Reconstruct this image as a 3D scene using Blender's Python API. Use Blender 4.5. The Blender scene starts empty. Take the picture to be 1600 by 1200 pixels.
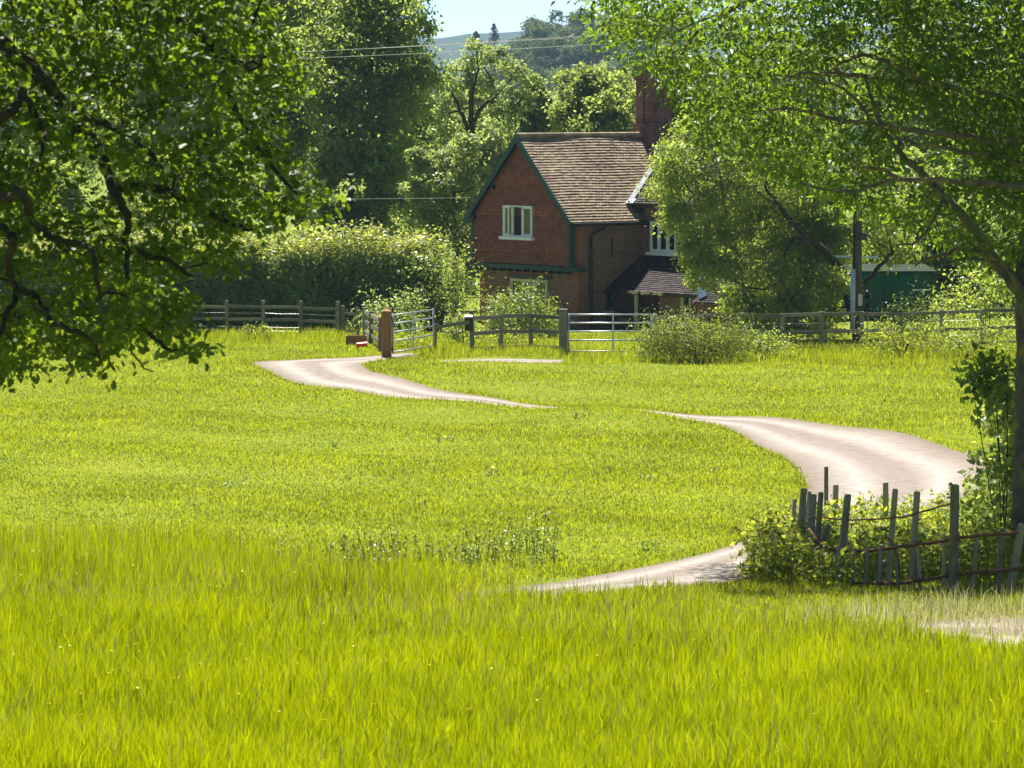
import bpy, math, random
import numpy as np
from mathutils import Vector, Matrix
S = bpy.context.scene
COL = S.collection
R = math.radians
# ------------------------------------------------------------------ camera
F, CX, CY, HOR = 6000.0, 800.0, 600.0, 150.0
CAMZ = 9.0
PITCH = math.atan((CY - HOR) / F)
cam = bpy.data.cameras.new('camera'); cam_o = bpy.data.objects.new('camera', cam); COL.objects.link(cam_o)
cam.sensor_width = 36.0; cam.lens = 36.0 * F / 1600.0
cam_o.location = (0, 0, CAMZ); cam_o.rotation_euler = (math.pi / 2 - PITCH, 0, 0)
cam.clip_start = 0.5; cam.clip_end = 9000
cam.dof.use_dof = True; cam.dof.focus_distance = 120; cam.dof.aperture_fstop = 10
S.camera = cam_o
# ------------------------------------------------------------------ world, sun, exposure
SUN_EL, SUN_AZ = R(60), R(-18)          # azimuth measured from +Y (view direction) towards +X
W = bpy.data.worlds.new('World'); S.world = W; W.use_nodes = True
wt = W.node_tree; wt.nodes.clear()
wo = wt.nodes.new('ShaderNodeOutputWorld'); wb = wt.nodes.new('ShaderNodeBackground'); sk = wt.nodes.new('ShaderNodeTexSky')
sk.sky_type = 'NISHITA'; sk.sun_disc = False; sk.sun_elevation = SUN_EL; sk.sun_rotation = SUN_AZ
sk.altitude = 6000; sk.air_density = 0.85; sk.dust_density = 0.2; sk.ozone_density = 0.6
wb.inputs[1].default_value = 0.056
wt.links.new(sk.outputs[0], wb.inputs[0]); wt.links.new(wb.outputs[0], wo.inputs[0])
sun = bpy.data.lights.new('sun', 'SUN'); sun.energy = 5.0; sun.angle = R(0.5); sun.color = (1.0, 0.955, 0.86)
sun_o = bpy.data.objects.new('sun', sun); COL.objects.link(sun_o)
sd = Vector((math.sin(SUN_AZ) * math.cos(SUN_EL), math.cos(SUN_AZ) * math.cos(SUN_EL), math.sin(SUN_EL)))
sun_o.rotation_euler = sd.to_track_quat('Z', 'Y').to_euler(); sun_o.location = (20, 60, 60)
S.view_settings.view_transform = 'Standard'; S.view_settings.look = 'None'
S.view_settings.exposure = 1.55; S.view_settings.gamma = 1.0
S.cycles.use_denoising = True; S.cycles.denoiser = 'OPENIMAGEDENOISE'; S.cycles.denoising_prefilter = 'NONE'; S.cycles.max_bounces = 6; S.cycles.transmission_bounces = 4; S.cycles.diffuse_bounces = 3; S.cycles.glossy_bounces = 2
S.cycles.transparent_max_bounces = 4; S.cycles.caustics_reflective = False; S.cycles.caustics_refractive = False
S.cycles.volume_bounces = 0
S.cycles.sample_clamp_indirect = 6.0

# ------------------------------------------------------------------ terrain function and projection helpers
_Y = np.array([-50, 0, 15, 30, 35, 42, 50, 58, 66, 80, 90, 100, 110, 120, 130, 143, 160, 200, 260, 400, 600, 800, 950, 1100, 1500, 4000.])
_D = np.array([3.2, 3.8, 4.6, 5.72, 6.10, 6.32, 6.50, 6.82, 7.15, 7.58, 7.87, 8.12, 8.20, 8.22, 8.42, 8.70, 9.1, 10.0, 10.5, 14, 14, 12, 10, 12, 25, 25.])
def _pchip(x, xs, ys):
    h = np.diff(xs); d = np.diff(ys) / h
    m = np.zeros(len(xs)); m[1:-1] = np.where(d[:-1] * d[1:] > 0, 2 * d[:-1] * d[1:] / (d[:-1] + d[1:] + 1e-12), 0)
    m[0] = d[0]; m[-1] = d[-1]
    i = np.clip(np.searchsorted(xs, x) - 1, 0, len(h) - 1)
    t = (np.clip(x, xs[0], xs[-1]) - xs[i]) / h[i]
    return ((1 + 2 * t) * (1 - t) ** 2 * ys[i] + t * (1 - t) ** 2 * h[i] * m[i] + t * t * (3 - 2 * t) * ys[i + 1] + t * t * (t - 1) * h[i] * m[i + 1])
def base_h(x, y):
    x = np.asarray(x, float); y = np.asarray(y, float)
    z = CAMZ - _pchip(y, _Y, _D)
    z = z + 0.05 * np.sin(x * 0.55 + 0.3 * y + 1.0) * np.sin(y * 0.23 + 0.7) + 0.03 * np.sin(1.3 * x - 0.4 * y)
    # swell that half hides the drive
    z = z + 0.16 * np.exp(-((x - 2.3) / 1.7) ** 2 - ((y - 95.6) / 2.8) ** 2)
    # land beyond the valley rises to the right into a wooded hill
    z = z + 21 * np.exp(-((x - 25) / 40) ** 2 - ((y - 980) / 130) ** 2)
    return z
def ray(px, py):
    a, b = (px - CX) / F, -(py - CY) / F
    cp, sp = math.cos(PITCH), math.sin(PITCH)
    return np.array([a, cp + b * sp, -sp + b * cp])
def P(px, py, D):
    d = ray(px, py); return np.array([0, 0, CAMZ]) + d * (D / d[1])
def G(px, py, fn=base_h):
    d = ray(px, py); lo, prev = None, 20.0
    for D in np.arange(20, 320, 0.5):
        p = np.array([0, 0, CAMZ]) + d * (D / d[1])
        if p[2] < fn(p[0], p[1]): lo = D - 0.5; break
    a, b = lo, lo + 0.5
    for _ in range(20):
        m = (a + b) / 2; p = np.array([0, 0, CAMZ]) + d * (m / d[1])
        if p[2] < fn(p[0], p[1]): b = m
        else: a = m
    p = np.array([0, 0, CAMZ]) + d * (b / d[1]); return p
def gz(x, y): return float(base_h(x, y))

# ------------------------------------------------------------------ object helpers
def link(o, parent=None):
    COL.objects.link(o)
    if parent is not None: o.parent = parent
    return o
def tag(o, label=None, cat=None, group=None, kind=None):
    if label: o['label'] = label
    if cat: o['category'] = cat
    if group: o['group'] = group
    if kind: o['kind'] = kind
    return o
def thing(name, label, cat, loc=(0, 0, 0), rz=0.0, group=None):
    o = bpy.data.objects.new(name, None); o.empty_display_size = 0.2
    o.location = tuple(float(v) for v in loc); o.rotation_euler = (0, 0, rz); link(o)
    return tag(o, label, cat, group)
def copy_tree(o, parent=None):
    c = o.copy(); COL.objects.link(c); c.parent = parent
    for ch in list(o.children): copy_tree(ch, c)
    return c
class MB:
    def __init__(s): s.v = []; s.f = []; s.r = []; s.smooth = False
    def add(s, vs, fs, rnd=0.5):
        n = len(s.v); s.v += [tuple(map(float, v)) for v in vs]; s.f += [tuple(i + n for i in f) for f in fs]; s.r += [rnd] * len(vs)
    def box(s, x0, x1, y0, y1, z0, z1, rnd=0.5):
        s.add([(x0, y0, z0), (x1, y0, z0), (x1, y1, z0), (x0, y1, z0), (x0, y0, z1), (x1, y0, z1), (x1, y1, z1), (x0, y1, z1)],
              [(0, 3, 2, 1), (4, 5, 6, 7), (0, 1, 5, 4), (1, 2, 6, 5), (2, 3, 7, 6), (3, 0, 4, 7)], rnd)
    def beam(s, p, q, w, h, up=(0, 0, 1), rnd=0.5, w2=None, h2=None):
        p, q = Vector(p), Vector(q); d = (q - p).normalized(); sx = d.cross(Vector(up))
        if sx.length < 1e-4: sx = d.cross(Vector((0, 1, 0)))
        sx.normalize(); uu = sx.cross(d); w2 = w2 or w; h2 = h2 or h
        vs = []
        for c, a, b in ((p, w, h), (q, w2, h2)):
            for i, j in ((-1, -1), (1, -1), (1, 1), (-1, 1)): vs.append(c + sx * (i * a / 2) + uu * (j * b / 2))
        s.add(vs, [(3, 2, 1, 0), (4, 5, 6, 7), (0, 1, 5, 4), (1, 2, 6, 5), (2, 3, 7, 6), (3, 0, 4, 7)], rnd)
    def tube(s, pts, rad, n=6, cap=True, rnd=0.5):
        pts = [Vector(p) for p in pts]; m = len(pts)
        if not hasattr(rad, '__len__'): rad = [rad] * m
        ref = Vector((0.31, 0.2, 0.93)); vs = []; fs = []
        for i, p in enumerate(pts):
            d = (pts[min(i + 1, m - 1)] - pts[max(i - 1, 0)])
            d = d.normalized() if d.length > 1e-9 else Vector((0, 0, 1))
            a = d.cross(ref)
            if a.length < 0.05: a = d.cross(Vector((1, 0, 0)))
            a.normalize(); b = d.cross(a)
            for k in range(n):
                t = 2 * math.pi * k / n; vs.append(p + (a * math.cos(t) + b * math.sin(t)) * rad[i])
        for i in range(m - 1):
            for k in range(n):
                fs.append((i * n + k, i * n + (k + 1) % n, (i + 1) * n + (k + 1) % n, (i + 1) * n + k))
        if cap: fs.append(tuple(range(n - 1, -1, -1))); fs.append(tuple(range((m - 1) * n, m * n)))
        s.add(vs, fs, rnd)
    def build(s, name, mat, parent=None, smooth=False, bevel=0.0):
        me = bpy.data.meshes.new(name); me.from_pydata(s.v, [], s.f); me.update()
        me.materials.append(mat)
        at = me.attributes.new('rnd', 'FLOAT', 'POINT'); at.data.foreach_set('value', np.array(s.r, np.float32))
        uv = me.uv_layers.new(name='uv'); n = len(me.loops)
        vi = np.empty(n, np.int32); me.loops.foreach_get('vertex_index', vi)
        co = np.array(s.v, np.float32).reshape(-1, 3)
        nr = np.empty(len(me.polygons) * 3, np.float32); me.polygons.foreach_get('normal', nr); nr = nr.reshape(-1, 3)
        lt = np.empty(len(me.polygons), np.int32); me.polygons.foreach_get('loop_total', lt)
        nl = np.repeat(nr, lt, axis=0); pl = co[vi]
        h = np.hypot(nl[:, 0], nl[:, 1]) + 1e-6
        u = np.where(np.abs(nl[:, 2]) > 0.75, pl[:, 0], (-nl[:, 1] * pl[:, 0] + nl[:, 0] * pl[:, 1]) / h)
        v = np.where(np.abs(nl[:, 2]) > 0.75, pl[:, 1], pl[:, 2])
        uv.data.foreach_set('uv', np.stack([u, v], 1).astype(np.float32).ravel())
        if smooth: me.polygons.foreach_set('use_smooth', np.ones(len(me.polygons), bool))
        o = bpy.data.objects.new(name, me); link(o, parent)
        if bevel:
            b = o.modifiers.new('bevel', 'BEVEL'); b.width = bevel; b.segments = 2; b.limit_method = 'ANGLE'
        return o
def np_mesh(name, V, Fc, mat, parent=None, rnd=None, smooth=False):
    V = np.asarray(V, np.float32); Fc = np.asarray(Fc, np.int32); nf, k = Fc.shape
    me = bpy.data.meshes.new(name)
    me.vertices.add(len(V)); me.vertices.foreach_set('co', V.ravel())
    me.loops.add(nf * k); me.loops.foreach_set('vertex_index', Fc.ravel())
    me.polygons.add(nf); me.polygons.foreach_set('loop_start', np.arange(0, nf * k, k, dtype=np.int32))
    if smooth: me.polygons.foreach_set('use_smooth', np.ones(nf, bool))
    me.update(calc_edges=True); me.validate()
    me.materials.append(mat)
    if rnd is not None:
        at = me.attributes.new('rnd', 'FLOAT', 'POINT'); at.data.foreach_set('value', np.asarray(rnd, np.float32))
    o = bpy.data.objects.new(name, me); return link(o, parent)

# ------------------------------------------------------------------ materials
def newmat(name):
    m = bpy.data.materials.new(name); m.use_nodes = True; t = m.node_tree; t.nodes.clear()
    out = t.nodes.new('ShaderNodeOutputMaterial'); return m, t, out
def N(t, kind, **kw):
    n = t.nodes.new(kind)
    for k, v in kw.items():
        if k.startswith('i_'): n.inputs[int(k[2:])].default_value = v
        else: setattr(n, k, v)
    return n
def ramp(t, fac, stops):
    r = t.nodes.new('ShaderNodeValToRGB'); e = r.color_ramp.elements
    while len(e) < len(stops): e.new(0.5)
    for el, (p, c) in zip(e, stops): el.position = p; el.color = (*c, 1)
    t.links.new(fac, r.inputs[0]); return r.outputs[0]
def leaf_mat(name, c0, c1, tr, tfac=0.45, rough=0.42, spec=0.35, patch=0.0):
    m, t, out = newmat(name)
    a = N(t, 'ShaderNodeAttribute', attribute_name='rnd')
    fac = a.outputs['Fac']
    col = ramp(t, fac, [(0.0, c0), (1.0, c1)])
    if patch:
        tc = N(t, 'ShaderNodeTexCoord'); nz = N(t, 'ShaderNodeTexNoise'); nz.inputs['Scale'].default_value = patch; nz.inputs['Detail'].default_value = 2
        t.links.new(tc.outputs['Object'], nz.inputs['Vector'])
        hs = N(t, 'ShaderNodeHueSaturation'); mr = N(t, 'ShaderNodeMapRange'); mr.inputs[1].default_value = .3; mr.inputs[2].default_value = .7; mr.inputs[3].default_value = .72; mr.inputs[4].default_value = 1.25
        t.links.new(nz.outputs['Fac'], mr.inputs[0]); t.links.new(mr.outputs[0], hs.inputs['Value']); t.links.new(col, hs.inputs['Color']); col = hs.outputs[0]
    p = N(t, 'ShaderNodeBsdfPrincipled'); p.inputs['Roughness'].default_value = rough; p.inputs['Specular IOR Level'].default_value = spec
    t.links.new(col, p.inputs['Base Color'])
    tl = N(t, 'ShaderNodeBsdfTranslucent'); mx = N(t, 'ShaderNodeMix', data_type='RGBA', blend_type='MIX'); mx.inputs[0].default_value = 0.72
    t.links.new(col, mx.inputs[6]); t.links.new(ramp(t, fac, [(0.0, tuple(v * .42 for v in tr)), (0.75, tuple(min(.72, v * 1.12) for v in tr)), (1.0, tuple(min(.76, v * 1.25) for v in tr))]), mx.inputs[7]); t.links.new(mx.outputs[2], tl.inputs['Color'])
    ms = N(t, 'ShaderNodeMixShader'); ms.inputs[0].default_value = tfac
    t.links.new(p.outputs[0], ms.inputs[1]); t.links.new(tl.outputs[0], ms.inputs[2]); t.links.new(ms.outputs[0], out.inputs[0])
    return m
def noise_mat(name, stops, scale=3.0, detail=6, rough=0.8, spec=0.2, bump=0.0, bscale=None, stretch=(1, 1, 1), metal=0.0, rndmix=0.0):
    m, t, out = newmat(name)
    tc = N(t, 'ShaderNodeTexCoord'); mp = N(t, 'ShaderNodeMapping'); mp.inputs['Scale'].default_value = stretch
    t.links.new(tc.outputs['Object'], mp.inputs[0])
    nz = N(t, 'ShaderNodeTexNoise'); nz.inputs['Scale'].default_value = scale; nz.inputs['Detail'].default_value = detail; nz.inputs['Roughness'].default_value = 0.65
    t.links.new(mp.outputs[0], nz.inputs['Vector']); fac = nz.outputs['Fac']
    if rndmix:
        a = N(t, 'ShaderNodeAttribute', attribute_name='rnd'); mx = N(t, 'ShaderNodeMix', data_type='FLOAT'); mx.inputs[0].default_value = rndmix
        t.links.new(fac, mx.inputs[2]); t.links.new(a.outputs['Fac'], mx.inputs[3]); fac = mx.outputs[0]
    col = ramp(t, fac, stops)
    p = N(t, 'ShaderNodeBsdfPrincipled'); p.inputs['Roughness'].default_value = rough; p.inputs['Specular IOR Level'].default_value = spec; p.inputs['Metallic'].default_value = metal
    t.links.new(col, p.inputs['Base Color'])
    if bump:
        n2 = N(t, 'ShaderNodeTexNoise'); n2.inputs['Scale'].default_value = bscale or scale * 3; n2.inputs['Detail'].default_value = 5
        t.links.new(mp.outputs[0], n2.inputs['Vector']); b = N(t, 'ShaderNodeBump'); b.inputs['Strength'].default_value = bump; b.inputs['Distance'].default_value = 0.03
        t.links.new(n2.outputs['Fac'], b.inputs['Height']); t.links.new(b.outputs[0], p.inputs['Normal'])
    t.links.new(p.outputs[0], out.inputs[0]); return m
def brick_mat(name, c1, c2, mortar, dark):
    m, t, out = newmat(name)
    uv = N(t, 'ShaderNodeUVMap', uv_map='uv')
    br = N(t, 'ShaderNodeTexBrick'); br.inputs['Scale'].default_value = 1.0
    br.inputs['Brick Width'].default_value = 0.225; br.inputs['Row Height'].default_value = 0.082; br.inputs['Mortar Size'].default_value = 0.008
    br.inputs['Mortar Smooth'].default_value = 0.2; br.inputs['Bias'].default_value = -0.1
    br.inputs['Color1'].default_value = (*c1, 1); br.inputs['Color2'].default_value = (*c2, 1); br.inputs['Mortar'].default_value = (*mortar, 1)
    t.links.new(uv.outputs[0], br.inputs['Vector'])
    tc = N(t, 'ShaderNodeTexCoord'); nz = N(t, 'ShaderNodeTexNoise'); nz.inputs['Scale'].default_value = 0.9; nz.inputs['Detail'].default_value = 7; nz.inputs['Roughness'].default_value = .7
    t.links.new(tc.outputs['Object'], nz.inputs['Vector'])
    fr = ramp(t, nz.outputs['Fac'], [(0.38, (0, 0, 0)), (0.66, (1, 1, 1))])
    mx = N(t, 'ShaderNodeMix', data_type='RGBA', blend_type='MIX'); t.links.new(fr, mx.inputs[0]); t.links.new(br.outputs['Color'], mx.inputs[6])
    m2 = N(t, 'ShaderNodeMix', data_type='RGBA', blend_type='MULTIPLY'); m2.inputs[0].default_value = 1; t.links.new(br.outputs['Color'], m2.inputs[6]); m2.inputs[7].default_value = (*dark, 1)
    t.links.new(m2.outputs[2], mx.inputs[7])
    p = N(t, 'ShaderNodeBsdfPrincipled'); p.inputs['Roughness'].default_value = 0.85; p.inputs['Specular IOR Level'].default_value = 0.15
    t.links.new(mx.outputs[2], p.inputs['Base Color'])
    b = N(t, 'ShaderNodeBump'); b.inputs['Strength'].default_value = 0.6; b.inputs['Distance'].default_value = 0.01; b.invert = True
    t.links.new(br.outputs['Fac'], b.inputs['Height']); t.links.new(b.outputs[0], p.inputs['Normal'])
    t.links.new(p.outputs[0], out.inputs[0]); return m
def plain(name, c, rough=0.5, spec=0.3, metal=0.0):
    return noise_mat(name, [(0.3, tuple(v * 0.8 for v in c)), (0.7, tuple(min(1, v * 1.12) for v in c))], scale=6, rough=rough, spec=spec, metal=metal)

M = {}
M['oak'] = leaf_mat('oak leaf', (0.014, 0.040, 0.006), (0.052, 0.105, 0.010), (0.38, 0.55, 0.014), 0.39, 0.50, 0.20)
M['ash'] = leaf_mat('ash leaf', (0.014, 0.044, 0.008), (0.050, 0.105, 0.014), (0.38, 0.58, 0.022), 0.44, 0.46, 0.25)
M['dark'] = leaf_mat('dense tree leaf', (0.065, 0.135, 0.034), (0.20, 0.285, 0.062), (0.55, 0.72, 0.10), 0.56, 0.48, 0.25, 0.25)
M['mid'] = leaf_mat('mid tree leaf', (0.070, 0.125, 0.034), (0.190, 0.265, 0.065), (0.56, 0.70, 0.11), 0.56, 0.48, 0.25, 0.3)
M['pale'] = leaf_mat('pale tree leaf', (0.085, 0.140, 0.048), (0.25, 0.32, 0.11), (0.54, 0.68, 0.14), 0.52, 0.42, 0.35, 0.4)
M['birch'] = leaf_mat('birch leaf', (0.095, 0.150, 0.032), (0.25, 0.32, 0.080), (0.56, 0.72, 0.07), 0.54, 0.42, 0.35)
M['bramble'] = leaf_mat('bramble leaf', (0.060, 0.105, 0.020), (0.17, 0.215, 0.045), (0.46, 0.52, 0.05), 0.42, 0.45, 0.3)
M['sucker'] = leaf_mat('sunlit-toned sucker leaf', (0.10, 0.17, 0.035), (0.27, 0.33, 0.10), (0.55, 0.64, 0.08), 0.45, 0.42, 0.35)  # paler than the ash leaf: sunlight put into the colour under the crown
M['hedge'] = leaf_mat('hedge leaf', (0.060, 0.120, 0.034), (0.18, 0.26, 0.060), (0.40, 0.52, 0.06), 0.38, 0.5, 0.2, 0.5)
M['hedgetop'] = leaf_mat('sun-brightened hedge top leaf', (0.14, 0.19, 0.034), (0.30, 0.34, 0.07), (0.58, 0.62, 0.08), 0.47, 0.45, 0.3)  # brighter than the face leaf, the sun on the top put into the colour
M['nettle'] = leaf_mat('nettle leaf', (0.085, 0.145, 0.020), (0.21, 0.26, 0.045), (0.60, 0.66, 0.045), 0.48, 0.5, 0.2)
M['shrub'] = leaf_mat('shrub leaf', (0.070, 0.125, 0.026), (0.20, 0.25, 0.075), (0.48, 0.56, 0.06), 0.42, 0.42, 0.35)
M['farwood'] = leaf_mat('far wood leaf', (0.040, 0.080, 0.034), (0.110, 0.165, 0.055), (0.20, 0.27, 0.06), 0.35, 0.6, 0.15)
M['conifer'] = leaf_mat('conifer needle', (0.015, 0.030, 0.020), (0.03, 0.05, 0.03), (0.03, 0.05, 0.02), 0.1, 0.6, 0.2)
M['grass'] = leaf_mat('long grass blade', (0.022, 0.062, 0.001), (0.255, 0.275, 0.003), (0.56, 0.66, 0.001), 0.54, 0.6, 0.03)
M['turf'] = leaf_mat('short grass blade', (0.040, 0.085, 0.003), (0.30, 0.315, 0.030), (0.52, 0.59, 0.010), 0.46, 0.50, 0.12, 0.5)
M['dry'] = leaf_mat('dry grass blade', (0.34, 0.31, 0.14), (0.56, 0.50, 0.28), (0.6, 0.56, 0.28), 0.4, 0.6, 0.2)
M['seed'] = leaf_mat('grass seed head', (0.10, 0.095, 0.035), (0.24, 0.20, 0.10), (0.34, 0.32, 0.10), 0.4, 0.6, 0.1)
M['petal'] = leaf_mat('buttercup petal', (0.75, 0.55, 0.01), (0.85, 0.65, 0.02), (0.8, 0.6, 0.01), 0.3, 0.35, 0.5)
M['bark'] = noise_mat('bark', [(0.3, (0.025, 0.021, 0.016)), (0.6, (0.07, 0.058, 0.042)), (0.8, (0.13, 0.12, 0.08))], 5, rough=0.9, bump=0.6, stretch=(1, 1, .3))
M['oakbark'] = noise_mat('oak bark', [(0.3, (0.015, 0.012, 0.009)), (0.75, (0.06, 0.05, 0.036))], 6, rough=0.9, bump=0.6)
M['ashbark'] = noise_mat('lichened ash bark', [(0.28, (0.055, 0.047, 0.033)), (0.52, (0.14, 0.12, 0.075)), (0.64, (0.28, 0.20, 0.05)), (0.8, (0.36, 0.25, 0.05))], 4, rough=0.9, bump=0.5)
M['wood'] = noise_mat('weathered fence wood', [(0.3, (0.13, 0.115, 0.085)), (0.7, (0.27, 0.245, 0.19))], 4, rough=0.85, bump=0.3, stretch=(.5, .5, 3), rndmix=0.4)
M['oldwood'] = noise_mat('old stake wood', [(0.3, (0.16, 0.15, 0.10)), (0.7, (0.40, 0.37, 0.26))], 5, rough=0.9, bump=0.5, stretch=(2, 2, .5), rndmix=0.4)
M['newwood'] = noise_mat('brown gatepost wood', [(0.3, (0.20, 0.095, 0.035)), (0.7, (0.34, 0.18, 0.075))], 5, rough=0.8, bump=0.3, stretch=(2, 2, .4))
M['galv'] = noise_mat('galvanised steel', [(0.3, (0.38, 0.42, 0.46)), (0.7, (0.60, 0.64, 0.68))], 7, rough=0.38, spec=0.5, metal=0.7)
M['wire'] = plain('wire', (0.30, 0.30, 0.30), 0.4, 0.4, 0.5)
M['rust'] = noise_mat('rusty wire', [(0.3, (0.09, 0.045, 0.022)), (0.7, (0.22, 0.12, 0.06))], 9, rough=0.9)
M['cable'] = plain('overhead cable', (0.34, 0.35, 0.31), 0.6)
M['brick'] = brick_mat('red brick', (0.33, 0.135, 0.085), (0.15, 0.088, 0.068), (0.33, 0.29, 0.24), (0.62, 0.74, 0.72))
M['brickred'] = brick_mat('orange corner brick', (0.35, 0.14, 0.078), (0.27, 0.10, 0.06), (0.28, 0.21, 0.16), (0.8, 0.75, 0.7))
M['brickdark'] = brick_mat('chimney brick', (0.20, 0.075, 0.060), (0.12, 0.052, 0.048), (0.34, 0.28, 0.24), (0.55, 0.5, 0.55))
M['tilehung'] = noise_mat('clay hanging tile', [(0.25, (0.17, 0.060, 0.038)), (0.5, (0.235, 0.082, 0.048)), (0.75, (0.29, 0.115, 0.062))], 1.6, rough=0.75, rndmix=0.4)
M['scallop'] = noise_mat('orange scalloped tile', [(0.25, (0.22, 0.075, 0.042)), (0.5, (0.29, 0.100, 0.055)), (0.75, (0.36, 0.14, 0.075))], 1.6, rough=0.75, rndmix=0.4)
M['roof'] = noise_mat('lichened roof tile', [(0.25, (0.13, 0.085, 0.062)), (0.45, (0.22, 0.155, 0.105)), (0.60, (0.30, 0.235, 0.15)), (0.74, (0.36, 0.29, 0.16)), (0.82, (0.42, 0.30, 0.09))], 2.4, detail=9, rough=0.8, rndmix=0.24)
M['roofdark'] = noise_mat('shade-darkened plum roof tile', [(0.25, (0.026, 0.021, 0.023)), (0.55, (0.050, 0.038, 0.039)), (0.8, (0.085, 0.064, 0.060))], 1.5, detail=8, rough=0.9, rndmix=0.45)  # plum tile, with the shade on the porch roof put into its colour
M['green'] = plain('dark green paint', (0.009, 0.052, 0.042), 0.45, 0.3)
M['white'] = plain('white window paint', (0.82, 0.83, 0.84), 0.4)
M['cream'] = plain('cream paint', (0.66, 0.60, 0.44), 0.5)
M['black'] = plain('black cast iron', (0.018, 0.018, 0.02), 0.4, 0.4)
M['lead'] = noise_mat('lead sheet', [(0.3, (0.34, 0.37, 0.40)), (0.7, (0.58, 0.61, 0.64))], 5, rough=0.7, spec=0.2)
M['bluesheet'] = noise_mat('shade-darkened blue lead sheet', [(0.3, (0.014, 0.038, 0.075)), (0.7, (0.030, 0.060, 0.10))], 6, rough=0.85, spec=0.1)  # blue lead, darkened so the colour carries its shade
M['glass'] = plain('window glass', (0.02, 0.025, 0.03), 0.06, 0.8)
M['curtain'] = plain('pale curtain', (0.45, 0.47, 0.45), 0.8)
M['room'] = plain('painted room darkness', (0.012, 0.012, 0.014), 0.9)  # near-black colour standing in for the darkness of unlit interiors
M['shed'] = plain('green sheet metal', (0.018, 0.10, 0.075), 0.7, 0.2)
M['sheddoor'] = plain('deep green door', (0.006, 0.085, 0.062), 0.8, 0.1)
M['shedroof'] = plain('dark shed roof', (0.03, 0.042, 0.03), 0.9, 0.05)  # one dark grey-green tone over the whole roof
M['red'] = plain('red plastic', (0.75, 0.06, 0.04), 0.4)
M['greybox'] = plain('pale grey equipment', (0.42, 0.52, 0.58), 0.4)
M['polewood'] = noise_mat('pole wood', [(0.3, (0.05, 0.042, 0.035)), (0.7, (0.13, 0.11, 0.085))], 4, rough=0.9, stretch=(2, 2, .3))
# ground
def ground_mat():
    m, t, out = newmat('meadow ground')
    tc = N(t, 'ShaderNodeTexCoord')
    nz = N(t, 'ShaderNodeTexNoise'); nz.inputs['Scale'].default_value = 0.35; nz.inputs['Detail'].default_value = 8; nz.inputs['Roughness'].default_value = .65
    t.links.new(tc.outputs['Object'], nz.inputs['Vector'])
    c = ramp(t, nz.outputs['Fac'], [(0.3, (0.10, 0.14, 0.012)), (0.55, (0.15, 0.185, 0.018)), (0.75, (0.21, 0.205, 0.035))])
    n2 = N(t, 'ShaderNodeTexNoise'); n2.inputs['Scale'].default_value = 14; n2.inputs['Detail'].default_value = 4
    t.links.new(tc.outputs['Object'], n2.inputs['Vector'])
    c2 = ramp(t, n2.outputs['Fac'], [(0.35, (0.7, 0.72, 0.6)), (0.65, (1.2, 1.2, 1.2))])
    mx = N(t, 'ShaderNodeMix', data_type='RGBA', blend_type='MULTIPLY'); mx.inputs[0].default_value = 1
    t.links.new(c, mx.inputs[6]); t.links.new(c2, mx.inputs[7])
    p = N(t, 'ShaderNodeBsdfPrincipled'); p.inputs['Roughness'].default_value = 0.95; p.inputs['Specular IOR Level'].default_value = 0.05
    b = N(t, 'ShaderNodeBump'); b.inputs['Strength'].default_value = 0.7; b.inputs['Distance'].default_value = 0.05; t.links.new(n2.outputs['Fac'], b.inputs['Height'])
    t.links.new(b.outputs[0], p.inputs['Normal']); t.links.new(mx.outputs[2], p.inputs['Base Color']); t.links.new(p.outputs[0], out.inputs[0]); return m
M['ground'] = ground_mat()
def road_mat():
    m, t, out = newmat('pale gravel drive')
    tc = N(t, 'ShaderNodeTexCoord'); a = N(t, 'ShaderNodeAttribute', attribute_name='rnd')
    nz = N(t, 'ShaderNodeTexNoise'); nz.inputs['Scale'].default_value = 3.4; nz.inputs['Detail'].default_value = 10; nz.inputs['Roughness'].default_value = .72
    t.links.new(tc.outputs['Object'], nz.inputs['Vector'])
    # rnd runs 0..1 across the drive: two worn wheel tracks
    tr = ramp(t, a.outputs['Fac'], [(0.0, (.62, .55, .46)), (0.16, (0.86, .83, .78)), (0.28, (1.22, 1.20, 1.18)), (0.42, (.80, .76, .72)), (0.55, (.74, .70, .65)), (0.70, (1.22, 1.20, 1.18)), (0.86, (.82, .78, .72)), (1.0, (.60, .53, .43))])
    c = ramp(t, nz.outputs['Fac'], [(0.28, (0.11, 0.09, 0.075)), (0.40, (0.205, 0.178, 0.16)), (0.55, (0.245, 0.218, 0.20)), (0.8, (0.285, 0.26, 0.243))])
    mx = N(t, 'ShaderNodeMix', data_type='RGBA', blend_type='MULTIPLY'); mx.inputs[0].default_value = 1
    t.links.new(c, mx.inputs[6]); t.links.new(tr, mx.inputs[7])
    p = N(t, 'ShaderNodeBsdfPrincipled'); p.inputs['Roughness'].default_value = 0.9; p.inputs['Specular IOR Level'].default_value = 0.15
    n2 = N(t, 'ShaderNodeTexNoise'); n2.inputs['Scale'].default_value = 9; n2.inputs['Detail'].default_value = 6; t.links.new(tc.outputs['Object'], n2.inputs['Vector'])
    b = N(t, 'ShaderNodeBump'); b.inputs['Strength'].default_value = 0.8; b.inputs['Distance'].default_value = 0.04; t.links.new(n2.outputs['Fac'], b.inputs['Height'])
    t.links.new(b.outputs[0], p.inputs['Normal']); t.links.new(mx.outputs[2], p.inputs['Base Color']); t.links.new(p.outputs[0], out.inputs[0]); return m
M['road'] = road_mat()

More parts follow.
